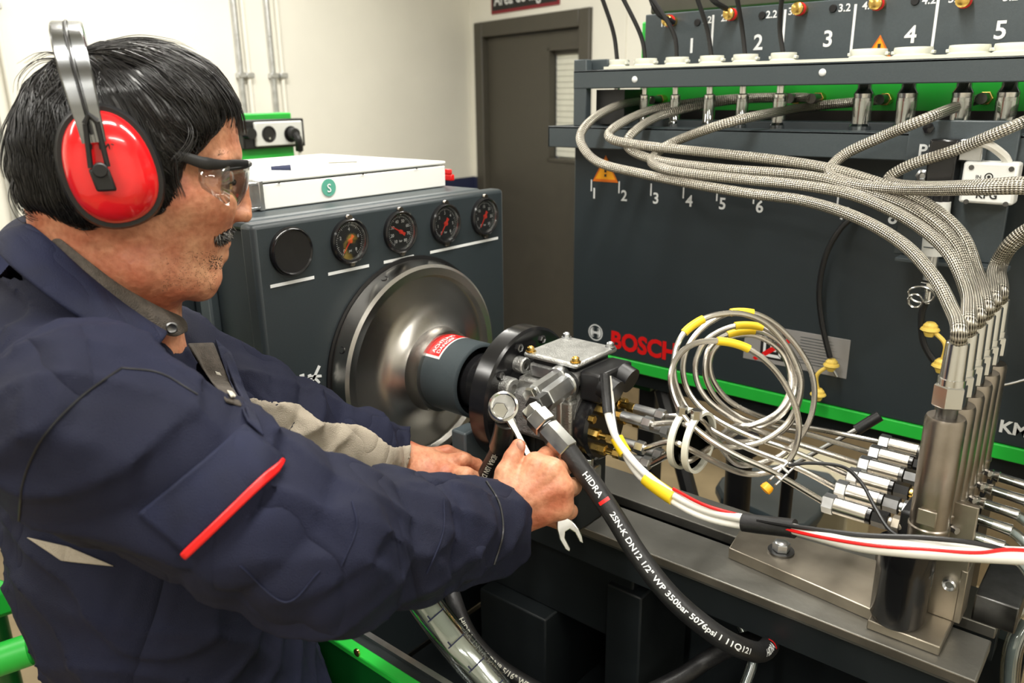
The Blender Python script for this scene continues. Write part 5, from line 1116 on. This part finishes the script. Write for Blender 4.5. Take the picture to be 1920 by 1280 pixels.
def strands(n, steps=11, seglen=.007, rad=.0007, seed=1, lift=.0035):
    rg = np.random.default_rng(seed); V_ = []; F_2 = []; whorl = np.array([-.055, 0, .108])
    sel = VHl[rg.integers(0, len(VHl), n*2)]; cnt = 0
    clump = rg.normal(size=(80, 3)); cp = VHl[rg.integers(0, len(VHl), 80)]
    for p in sel:
        if cnt >= n: break
        if p[2] < -.065 or p[2] > .118: continue
        ci = np.argmin(((cp-p)**2).sum(1)); lf = lift*rg.random()**1.5; pts = []; q = p.copy()
        jit = clump[ci]*.25+rg.normal(size=3)*.10
        for k in range(steps):
            r = bv.find_nearest(tuple(q));
            if r[0] is None: break
            c, nn = np.array(r[0]), np.array(r[1])
            t = q-whorl; t = t/(np.linalg.norm(t)+.01)
            g = np.array([0.25 if q[0] > -.03 else -.25, 0, -1.])
            dv_ = t*.9+g*(.55+.6*(q[2] < .06))+jit; dv_ = dv_-nn*(dv_@nn); dv_ /= np.linalg.norm(dv_)+1e-6
            q = c+nn*(.0006+lf*math.sin(min(1, (k+1)/steps*1.4)*math.pi*.6)); pts.append(q.copy()); q = q+dv_*seglen
        if len(pts) < 4: continue
        cnt += 1; pts = np.array(pts); m = len(pts); b = len(V_)
        T = np.gradient(pts, axis=0)
        for i in range(m):
            u = np.cross(T[i], [.3, .9, .2]); u /= np.linalg.norm(u)+1e-9; v_ = np.cross(T[i], u); v_ /= np.linalg.norm(v_)+1e-9
            rr_ = rad*(1-.75*i/(m-1))
            for a in (0, 2.09, 4.19): V_.append(pts[i]+(u*math.cos(a)+v_*math.sin(a))*rr_)
        for i in range(m-1):
            for k in range(3): F_2.append((b+i*3+k, b+i*3+(k+1) % 3, b+i*3+3+(k+1) % 3, b+i*3+3+k))
    return np.array(V_), np.array(F_2)
Vs, Fs = strands(5200)
o = np_obj('hair_strands', LW(Vs), Fs, 'hair', man); o['kind'] = 'stuff'
# loose locks: fringe, temple, back
lk = MB(); rg = np.random.default_rng(5)
def lock(pts, n, spread, r=.0006, off=.0):
    for k in range(n):
        j = rg.normal(size=3)*spread
        P = [jloc(*(np.array(SG(x, y, o_+off))+j*(.3+.7*i/(len(pts)-1))*np.array([1, 1.5, .6]))) for i, (x, y, o_) in enumerate(pts)]
        c_ = cr(P, 5); lk.tube(c_, np.linspace(r, r*.25, len(c_)), 4, cap=False)
for off in (.0, .02, .035, .05, -.02, -.04):
    lock([(400, 140, 0), (432, 180, 0), (446, 215, 0), (450, 250, 0)], 12, .0035, off=off*.9)
    lock([(395, 150, 0), (420, 185, 0), (432, 215, 0), (428, 240, 0)], 8, .004, off=off)
lock([(380, 150, .05), (400, 190, .056), (398, 222, .056), (380, 245, .06)], 26, .003); lock([(385, 160, .05), (410, 195, .05), (418, 222, .05), (405, 243, .055)], 20, .003)
lock([(350, 180, .066), (372, 215, .068), (368, 250, .07), (345, 285, .076)], 30, .0035); lock([(330, 200, .072), (355, 240, .074), (350, 270, .076), (325, 300, .079)], 30, .004)
lock([(310, 270, .079), (326, 300, .080), (328, 335, .0775), (338, 368, .0755)], 26, .0025); lock([(305, 280, .079), (316, 310, .080), (320, 335, .078), (326, 352, .076)], 22, .003)
lock([(120, 110, .03), (70, 115, .03), (38, 145, .03), (34, 175, .03)], 5, .004, .0004); lock([(130, 105, .02), (85, 100, .02), (50, 122, .02)], 6, .004, .0004)
lock([(40, 180, .02), (14, 240, .02), (2, 300, .02), (8, 330, .02)], 10, .004, .0005); lock([(30, 330, .03), (28, 365, .03), (50, 400, .03), (80, 408, .03)], 20, .005)
lock([(90, 380, .05), (120, 405, .05), (150, 420, .05), (165, 436, .05)], 30, .006, .0004)
lock([(200, 80, .0), (260, 72, 0), (320, 82, 0), (350, 95, 0)], 14, .004, .0004)
o = obj('loose_locks', lk, 'hair', man, smooth=0); o['kind'] = 'stuff'
# moustache and stubble
brow = MB()
body_bv = BVHTree.FromPolygons([tuple(v) for v in Vh], [tuple(map(int, f)) for f in Fh])
st_ = MB(); st2 = MB()
for k in range(1050):
    if k < 620:
        t = rg.random(); px, py = 443-34*t+rg.normal()*2.5, 428+20*t+rg.random()*12-6; L_ = .0085
    elif k < 720: px, py = 392+rg.random()*24, 478+rg.random()*26; L_ = .0030
    else: px, py = 300+rg.random()*105, 470+rg.random()*75; L_ = .0012
    r = body_bv.ray_cast(Vector(CAM), Vector(nrm(ray(px, py))))
    if r[0] is None or (V3(r[0])-H)@E1 < -.02: continue
    q = np.array(loc(r[0])); nn = V3(r[1]); nl = np.array((nn@E1, nn@E2, nn[2])); dl = np.array((.35, .25, -1.))+nl*.4+rg.normal(size=3)*.28; dl /= np.linalg.norm(dl)
    gm = rg.random() < .28
    for sg in (1, -1):
        mm = np.array((1, sg, 1)); rr3 = .00055 if k < 620 else (.0004 if k < 720 else .00026)
        P_ = [jloc(*((q+nl*a_+dl*b_)*mm)) for a_, b_ in ((-.0005, 0), (.0014, L_*.5), (.0022, L_))]
        (st2 if gm else st_).tube(P_, [rr3, rr3*.9, rr3*.35], 4, cap=False)
for k in range(150):
    t = rg.random(); px, py = 446-30*t, 285+rg.normal()*2.2+3*t
    r = body_bv.ray_cast(Vector(CAM), Vector(nrm(ray(px, py))))
    if r[0] is None: continue
    q = np.array(loc(r[0])); nn = V3(r[1]); nl = np.array((nn@E1, nn@E2, nn[2])); dl = np.array((-.5, .8, .25))+rg.normal(size=3)*.2; dl /= np.linalg.norm(dl)
    for sg in (1, -1): brow.tube([jloc(*((q+nl*a_+dl*b_)*np.array((1, sg, 1)))) for a_, b_ in ((.0008, 0), (.0026, .003), (.0030, .006))], [.00035, .0003, .0001], 4, cap=False)
o = obj('eyebrows', brow, 'hair', man, smooth=0); o['kind'] = 'stuff'
o = obj('moustache', st_, 'hair', man, smooth=0); o['kind'] = 'stuff'; o = obj('grey_moustache_hairs', st2, 'grey_hair', man, smooth=0); o['kind'] = 'stuff'

# ---------------- jacket
def aniso(P, a, b, r0, r1, q=1.45):
    a = V3(loc(a)); b = V3(loc(b)); dx = P[0]-np.float32(H[0]); dy = P[1]-np.float32(H[1])
    L = [dx*np.float32(E1[0])+dy*np.float32(E1[1]), (dx*np.float32(E2[0])+dy*np.float32(E2[1]))/np.float32(q), P[2]-np.float32(H[2])]
    a[1] /= q; b[1] /= q; return capd(L, a, b, r0, r1)
WRc = w(972, 985, .958); CL = w(752, 862, 1.125)
def jacket(P):
    x, y, z = P
    f1 = np.sin(x*31+z*22+np.sin(y*27)*1.2)*np.sin(y*24-z*30+np.sin(x*19)); 
    d = aniso(P, jloc(-.065, 0, -.27), jloc(-.030, .01, -.42), .100, .125, 1.42)
    d = smin(d, aniso(P, jloc(-.030, .015, -.42), jloc(.010, .088, -.78), .128, .145, 1.2), .05)
    st = capd(P, jloc(-.058, 0, -.24), jloc(-.050, 0, -.13), .086, .078); pl0 = (P[2]-np.float32(H[2]+.165))*1.0+((x-np.float32(H[0]))*np.float32(E1[0])+(y-np.float32(H[1]))*np.float32(E1[1]))*.7
    pl0 = (P[2]-np.float32(H[2]))+.135+((x-np.float32(H[0]))*np.float32(E1[0])+(y-np.float32(H[1]))*np.float32(E1[1])+.06)*.75
    d = smin(d, np.maximum(st, pl0*.8), .02)
    d = smin(d, capd(P, jloc(-.085, .05, -.185), SR, .060, .070), .045); d = smin(d, capd(P, jloc(-.07, -.05, -.185), SL, .060, .062), .045)
    T = nrm(ER-SR); q = (x-np.float32(SR[0]))*T[0]+(y-np.float32(SR[1]))*T[1]+(z-np.float32(SR[2]))*T[2]
    wq = np.sin(x*23+z*31+1)*1.6+np.sin(y*29-z*17)*1.3
    fold = lambda q, L, f, ph, A: A*np.exp(-((q-L)/.085)**2)*(1.1-2.2*np.sqrt(np.abs(np.sin(.5*(q*f+ph+wq)))+.02))
    ar = capd(P, SR, ER, .077, .069)+fold(q, .20, 100, 0, .0050).astype(np.float32)+fold(q, .02, 90, 1, .003).astype(np.float32)
    d = smin(d, ar, .03)
    T2 = nrm(WRc-ER); q2 = (x-np.float32(ER[0]))*T2[0]+(y-np.float32(ER[1]))*T2[1]+(z-np.float32(ER[2]))*T2[2]
    L2 = float(np.linalg.norm(WRc-ER)); cu = ER+T2*(L2-.048)
    fr = capd(P, ER, cu, .068, .046)+fold(q2, .07, 80, 2, .0075).astype(np.float32)+fold(q2, .17, 75, .5, .0045).astype(np.float32)
    fr = np.maximum(fr, q2-(L2-.048)); d = smin(d, fr, .025)
    d = smin(d, np.maximum(capd(P, cu-T2*.055, cu+T2*.004, .0550, .052), np.abs(q2-(L2-.067))-.023), .0015)
    d = np.maximum(d, -np.maximum(capd(P, cu-T2*.03, cu+T2*.08, .041, .041), (L2-.068)-q2))
    T3 = nrm(CL-EL); q3 = (x-np.float32(EL[0]))*T3[0]+(y-np.float32(EL[1]))*T3[1]+(z-np.float32(EL[2]))*T3[2]
    L3 = float(np.linalg.norm(CL-EL)); c3 = EL+T3*(L3-.012)
    la = capd(P, SL, EL, .064, .060)+fold(q3, -.02, 100, 1, .004).astype(np.float32); d = smin(d, la, .03)
    lf = capd(P, EL, c3, .060, .040)+fold(q3, .08, 95, 1, .0055).astype(np.float32)+fold(q3, .18, 80, 2, .0035).astype(np.float32)
    lf = np.maximum(lf, q3-(L3-.012)); d = smin(d, lf, .02)
    d = np.maximum(d, -np.maximum(capd(P, c3-T3*.03, c3+T3*.08, .031, .031), (L3-.03)-q3))
    rn = lambda a, b, c, ph: np.abs(np.sin(x*a+y*b+z*c+ph+1.1*np.sin(x*17-z*23+ph)+.9*np.sin(y*21+z*13)))
    d = d-.0058*(1-rn(38, -22, 46, 0))**2-.0042*(1-rn(-30, 52, 34, 2))**2
    d = smin(d, capd(P, jloc(-.125, .07, -.175), jloc(-.125, -.05, -.165), .040, .036), .02)
    # neck hole
    d = -smin(-d, capd(P, jloc(-.048, 0, -.19), jloc(-.035, 0, -.02), .066, .070), .006)
    return d+(f1*.0028).astype(np.float32)
G, lo = grid((-1.22, -.06, .80), (-.42, .82, 1.44), .0048)
VJ, FJ = surfnet(jacket(G), lo, .0048); del G
VJ = VJ-0; 
jc_bv = BVHTree.FromPolygons([tuple(v) for v in VJ], [tuple(map(int, f)) for f in FJ])
def Jhit(px, py):
    r = jc_bv.ray_cast(Vector(CAM), Vector(nrm(ray(px, py))))
    return None if r[0] is None else (V3(r[0]), V3(r[1]))
fc_ = VJ[FJ].mean(1)
# beige under side of the left sleeve, beige gusset under the right arm
T3 = nrm(CL-EL); rel = fc_-EL; q3 = rel@T3; rad = rel-np.outer(q3, T3); upn = nrm(AX[2]-T3*(AX[2]@T3)); ang = rad@upn; sidev = nrm(np.cross(T3, upn)); sd = rad@sidev
nearL = (np.linalg.norm(rad, axis=1) < .085) & (q3 > -.12) & (((fc_-H)@E2) < .03)
camside = (rad@nrm(nrm(CAM-EL)-T3*(nrm(CAM-EL)@T3)))
bmask = np.zeros(len(FJ), bool)
def submesh(name, mask, m, label=None):
    f = FJ[mask]; u, inv = np.unique(f, return_inverse=True); return np_obj(name, VJ[u], inv.reshape(f.shape), m, man, label=label)
jk = submesh('jacket', ~bmask, 'navy'); 

jk.modifiers.new('s', 'SMOOTH').iterations = 1
def beige(P):
    r0 = [P[i]-np.float32(EL[i]) for i in range(3)]; q3 = sum(r0[i]*np.float32(T3[i]) for i in range(3)); an = sum(r0[i]*np.float32(upn[i]) for i in range(3))
    ns = -nrm(E1-T3*(E1@T3)); reg = an-(.036-.028*np.clip(q3, 0, .3)+.004*np.sin(q3*60)).astype(np.float32)
    reg = np.maximum(reg, -.040-q3+an*.3); e2d = sum((P[i]-np.float32(H[i]))*np.float32(E2[i]) for i in range(3))
    reg = np.maximum(reg, capd(P, EL-T3*.05, CL, .085, .07)); return np.maximum(np.maximum(jacket(P)-.0012, reg), -capd(P, EL-T3*.04, CL+T3*.04, .045, .030))
lo_ = np.minimum(EL, CL)-.1; hi_ = np.maximum(EL, CL)+.1
G, lo = grid(lo_, hi_, .004); VB_, FB_ = surfnet(beige(G), lo, .004); o = np_obj('sleeve_panel', VB_, FB_, 'beige', man, label='beige under side of the left sleeve'); o.modifiers.new('s', 'SMOOTH').iterations = 1
# trousers and boots
def trous(P):
    d = None
    for sg in (-1, 1):
        c = smin(aniso(P, jloc(-.02, .03+sg*.075, -.70), jloc(-.04, .03+sg*.09, -1.1), .112, .085, 1.0), capd(P, jloc(-.04, .03+sg*.09, -1.1), jloc(-.08, .03+sg*.10, -1.44), .082, .068), .03)
        d = c if d is None else smin(d, c, .02)
    n = np.sin(P[2]*70+np.sin(P[0]*30)*2)*.003; return np.maximum(d+n.astype(np.float32), .08-P[2])
G, lo = grid((-1.20, -.05, .06), (-.50, .60, .92), .010); VT, FT = surfnet(trous(G), lo, .010); np_obj('trousers', VT, FT, 'navy', man)
for sg in (-1, 1):
    c = jloc(-.06, .03+sg*.10, 0); c[2] = 0
    G, lo = grid(c-V3((.22, .22, .0))-V3((0, 0, .01)), c+V3((.22, .22, .16)), .006)
    d = smin(capd(G, c+V3((0, 0, .05))-E1*.03, c+V3((0, 0, .12))-E1*.01, .045, .047), capd(G, c+V3((0, 0, .04)), c+E1*.15+V3((0, 0, .035)), .042, .035), .02); d = np.maximum(d, .004-G[2])
    V_, F_3 = surfnet(d, lo, .006); np_obj('boot', V_, F_3, 'black', man)

# collar
def band_local(name, up_, lo_, m, th=.0035, n=9, label=None, bulge=.0):
    """sheet between two curves given as (px, py, lateral) on the right side, mirrored to the left"""
    a = [np.array(SG(*q)) for q in up_]; b = [np.array(SG(*q)) for q in lo_]
    mir = lambda L: [q*np.array([1, -1, 1]) for q in L[::-1]]
    A_ = cr(mir(a)[:-1]+a, 8) if abs(a[0][1]) < 1e-6 else cr(mir(a)+a, 8); B_ = cr(mir(b)[:-1]+b, 8) if abs(b[0][1]) < 1e-6 else cr(mir(b)+b, 8)
    m_ = min(len(A_), len(B_)); V_ = []; F_4 = []
    for i in range(m_):
        for k in range(n):
            t = k/(n-1); p = A_[i]*(1-t)+B_[i]*t; out = np.array([p[0]+.04, p[1], .05]); out /= np.linalg.norm(out); V_.append(p+out*math.sin(t*math.pi)*bulge)
    for i in range(m_-1):
        for k in range(n-1): F_4.append((i*n+k, (i+1)*n+k, (i+1)*n+k+1, i*n+k+1))
    o = np_obj(name, LW(np.array(V_)), np.array(F_4), m, man, label=label); s = o.modifiers.new('solid', 'SOLIDIFY'); s.thickness = th; s.offset = 0
    b2 = o.modifiers.new('sub', 'SUBSURF'); b2.levels = 1; b2.render_levels = 1; return o
band_local('collar', [(48, 422, 0), (62, 424, .045), (100, 455, .075), (165, 515, .085), (240, 575, .082), (314, 624, .070)], [(-5, 455, 0), (-5, 470, .06), (30, 508, .105), (120, 578, .122), (225, 640, .120), (290, 656, .100)], 'navy_edge', .005, bulge=.006)
band_local('shirt_collar', [(95, 440, 0), (110, 446, .045), (165, 490, .072), (225, 535, .074), (290, 572, .062), (335, 594, .030)], [(95, 470, 0), (110, 480, .055), (165, 535, .084), (240, 590, .084), (318, 630, .072), (350, 622, .036)], 'grey_cloth', .004, bulge=.004)
obj('shirt_button', MB().lathe(jloc(*SG(322, 614, .073)), nrm(CAM-H), [(0, .006), (.002, .006), (.003, .0045), (.0022, .003), (.0022, 0)], 18), 'dark_steel', man)

# pocket, red bar, seams: laid on the cloth
def patch(name, quad, m, lift=.002, nu=18, nv=10, thick=.0015, label=None):
    a, b, c, d = [np.array(q, float) for q in quad]; V_ = []
    for i in range(nu+1):
        for j in range(nv+1):
            u, v = i/nu, j/nv; p = (a*(1-u)+b*u)*(1-v)+(d*(1-u)+c*u)*v; h = Jhit(*p)
            V_.append(None if h is None else h[0]+h[1]*lift)
    if any(v is None for v in V_): 
        good = [v for v in V_ if v is not None]
        if not good: return None
        V_ = [v if v is not None else good[0] for v in V_]
    F_5 = [(i*(nv+1)+j, (i+1)*(nv+1)+j, (i+1)*(nv+1)+j+1, i*(nv+1)+j+1) for i in range(nu) for j in range(nv)]
    o = np_obj(name, np.array(V_), np.array(F_5), m, man, label=label); o.modifiers.new('sm', 'SMOOTH').iterations = 5; s = o.modifiers.new('solid', 'SOLIDIFY'); s.thickness = thick; s.offset = 0; return o
patch('sleeve_pocket', [(250, 962), (458, 792), (540, 860), (345, 1040)], 'navy_edge', .0025)
patch('red_stripe', [(334, 1034), (522, 857), (538, 868), (348, 1048)], 'red', .0058, 18, 3, label='red stripe on the pocket edge')
def seam(pts, r=.0008, m='black', lift=.0005, name='seam'):
    P = []
    for x, y in cr([(a, b, 0) for a, b in pts], 8)[:, :2]:
        h = Jhit(x, y)
        if h: P.append(h[0]+h[1]*lift)
    if len(P) > 3: return obj(name, MB().tube(np.array(P), r, 6), m, man)
seam([(228, 690), (150, 745), (80, 820), (45, 900), (36, 975)]); seam([(228, 690), (300, 700), (370, 740)])
seam([(660, 940), (668, 990), (640, 1060)], .0008, 'navy_edge'); seam([(832, 935), (830, 1000), (800, 1075)], .0008, 'navy_edge')
seam([(450, 1060), (535, 1128), (600, 1070)], .0008, 'navy_edge')
seam([(912, 903), (936, 945), (942, 1000), (926, 1058)], .0014)
gus = patch('underarm_gusset', [(52, 1003), (130, 1022), (222, 1062), (120, 1052)], 'beige', .003, label='beige gusset under the right arm')
patch('shaded_shirt', [(345, 642), (398, 640), (455, 770), (425, 760)], 'grey_cloth', .002)  # dark shirt cloth patch, with the shade of the jacket opening put in
patch('lapel', [(398, 632), (432, 660), (496, 830), (462, 800)], 'navy_edge', .0035)
patch('undershirt', [(404, 696), (414, 700), (440, 752), (428, 750)], 'tshirt', .0035)

# ---------------- ear defenders (worn: a thing of their own)
ed = thing('ear_defenders', 'red ear defenders with metal headband worn by the man', 'ear protection', H)
def cup(sgn, par):
    tl = math.radians(10); ct, st2_ = math.cos(tl), math.sin(tl)
    def loftc(prof, m, name, lab=None, n=44):
        mb = MB(); V_ = []; F_6 = []
        for (l, ks, kz) in prof:
            for k in range(n):
                a = 2*math.pi*k/n; ca_, sa_ = math.cos(a), math.sin(a)
                u = math.copysign(abs(ca_)**.9, ca_)*ks; v = math.copysign(abs(sa_)**.9, sa_)*kz; u *= 1+.08*sa_*(-1)
                V_.append(jloc(-.016+u*ct-v*st2_, sgn*l, .000+u*st2_+v*ct))
        for i in range(len(prof)-1):
            for k in range(n): F_6.append((i*n+k, i*n+(k+1) % n, (i+1)*n+(k+1) % n, (i+1)*n+k))
        F_6.append(tuple(range(n))); F_6.append(tuple((len(prof)-1)*n+k for k in range(n)))
        mb.add(V_, F_6); return obj(name, mb, m, par, smooth=40, label=lab)
    loftc([(.066, .034, .046), (.070, .038, .050), (.080, .040, .0525), (.088, .038, .051)], 'black', 'cushion')
    loftc([(.086, .0410, .0545), (.090, .0422, .0555), (.096, .0400, .0530)], 'black', 'rim')
    loftc([(.095, .0365, .0495), (.102, .0355, .0485), (.111, .031, .0435), (.117, .0245, .036), (.1205, .015, .024), (.1215, .004, .006)], 'red_cup', 'cup', 'glossy red ear cup')
for sgn in (1, -1): cup(sgn, ed)
ctl = [(-.023, .124, -.002), (-.025, .127, .03), (-.028, .125, .06), (-.031, .117, .088), (-.033, .098, .109), (-.034, .055, .122), (-.034, 0, .127)]
full = [jloc(*q) for q in ctl]+[jloc(q[0], -q[1], q[2]) for q in ctl[:-1][::-1]]
bp_ = cr(full, 10); nb = len(bp_); MBb = MB(); wdt = .0125-.0045*np.clip(1-np.minimum(np.arange(nb), nb-1-np.arange(nb))/28, 0, 1)
mid_ = H+AX[2]*.01
V_ = []; F_7 = []
for i in range(8, nb-8):
    T = nrm(bp_[i+1]-bp_[i-1]); wv = nrm(E1-T*(E1@T)); nn = np.cross(T, wv); nn = nn if nn@(bp_[i]-mid_) > 0 else -nn
    for (u, v) in ((-1, 0), (-.9, .0009), (-.18, .0009), (-.12, -.0003), (.12, -.0003), (.18, .0009), (.9, .0009), (1, 0), (.9, -.0012), (-.9, -.0012)): V_.append(bp_[i]+wv*u*wdt[i]+nn*v)
m_ = nb-16
for i in range(m_-1):
    for k in range(10): F_7.append((i*10+k, i*10+(k+1) % 10, (i+1)*10+(k+1) % 10, (i+1)*10+k))
obj('headband', MB().add(V_, F_7), 'band_metal', ed, smooth=30)
rgl = [bp_[i]+nrm(bp_[i]-mid_)*.0012 for i in range(10, nb-10)]; obj('headband_rib', MB().tube(rgl, .0011, 8), 'black', ed)
for sgn in (1, -1):
    q = lambda px, py, o_: jloc(*[c_*k_ for c_, k_ in zip(SG(px, py, o_), (1, sgn, 1))])
    a1, a2, b1, b2 = q(160, 232, .128), q(170, 315, .1265), q(182, 228, .128), q(202, 312, .1265)
    top = q(166, 215, .128); bot = q(192, 335, .1255)
    obj('fork', MB().tube([a1, (a1+a2)/2, a2], .0024, 8).tube([b1, (b1+b2)/2, b2], .0024, 8).tube([a1, top, b1], .003, 8), 'black', ed)
    pz = nrm(E2*sgn)
    obj('clip_plate', MB().box((-.008, -.011, -.002), (.008, .009, .0025), (E1, nrm(AX[2]-E1*.2), pz), bot+pz*.0), 'black', ed, bev=.002)
    obj('pivot', MB().cyl(q(188, 318, .124)-pz*.004, q(188, 318, .124)+pz*.009, .0062, n=20, bev=.001), 'black', ed)
# handwritten mark
hm = MB()
def hstroke(pts): hm.tube(cr([jloc(*SG(x, y, .1215-.00035*abs(x-190)*.2)) for x, y in pts], 4), .0007, 5)
hstroke([(163, 274), (170, 270), (172, 279), (165, 280)]); hstroke([(186, 262), (188, 280)]); hstroke([(192, 272), (196, 279), (203, 270), (206, 280)]); hstroke([(208, 270), (213, 272), (209, 280), (216, 277)])
obj('handwriting', hm, 'print_black', ed)

# ---------------- safety glasses
sgx = thing('safety_glasses', 'clear safety glasses with black temple arms worn by the man', 'glasses', H)
for sgn in (1, -1):
    def q(px, py, o_): a = SG(px, py, o_); return jloc(a[0], sgn*a[1], a[2])
    pth = cr([q(318, 288, .081), q(345, 294, .081), q(380, 305, .079), q(410, 308, .074), q(440, 306, .066), q(464, 306, .050)], 8)
    obj('temple_arm', MB().tube(pth, np.interp(np.arange(len(pth)), [0, 10, 18, 28, 40], [.0032, .0052, .0062, .0040, .0035]), 10, flat=(.38, 1), updir=AX[2]), 'black', sgx, smooth=50)
    # side shield
    e = [(372, 314, .077), (396, 314, .076), (430, 311, .070)], [(372, 338, .076), (394, 345, .075), (430, 352, .070)], [(378, 352, .075), (402, 368, .073), (430, 388, .068)]
    V_ = [q(*p) for r_ in e for p in r_]; F_8 = [(i*3+j, i*3+j+1, (i+1)*3+j+1, (i+1)*3+j) for i in range(2) for j in range(2)]
    o = obj('side_shield', MB().add(V_, F_8), 'lens', sgx, smooth=60); s = o.modifiers.new('s', 'SOLIDIFY'); s.thickness = .0012
zt_, zb_ = SG(460, 308)[2], SG(435, 388)[2]
V_ = []; F_9 = []; nu, nv = 24, 8; sx_ = SG(467, 308)[0]
for i in range(nu+1):
    a = -1.15+2.3*i/nu; l_ = .060*math.sin(a)/math.sin(1.15)
    for j in range(nv+1):
        t = j/nv; z_ = zt_+(zb_-zt_)*t; s_0 = sx_-.0035*t*t*2-.034*(1-math.cos(a))/(1-math.cos(1.15))-.008*t*t
        z_ += .016*max(0, 1-(abs(l_)/.017)**2)*t; V_.append(jloc(s_0, l_, z_))
for i in range(nu):
    for j in range(nv): F_9.append((i*(nv+1)+j, (i+1)*(nv+1)+j, (i+1)*(nv+1)+j+1, i*(nv+1)+j+1))
o = obj('lens', MB().add(V_, F_9), 'lens', sgx, smooth=60); s = o.modifiers.new('s', 'SOLIDIFY'); s.thickness = .0016
obj('brow_bar', MB().tube([V_[i*(nv+1)]+AX[2]*.001 for i in range(nu+1)], .0026, 8), 'black', sgx)
for o in bpy.data.objects:
    if '_loc' in o: del o['_loc']
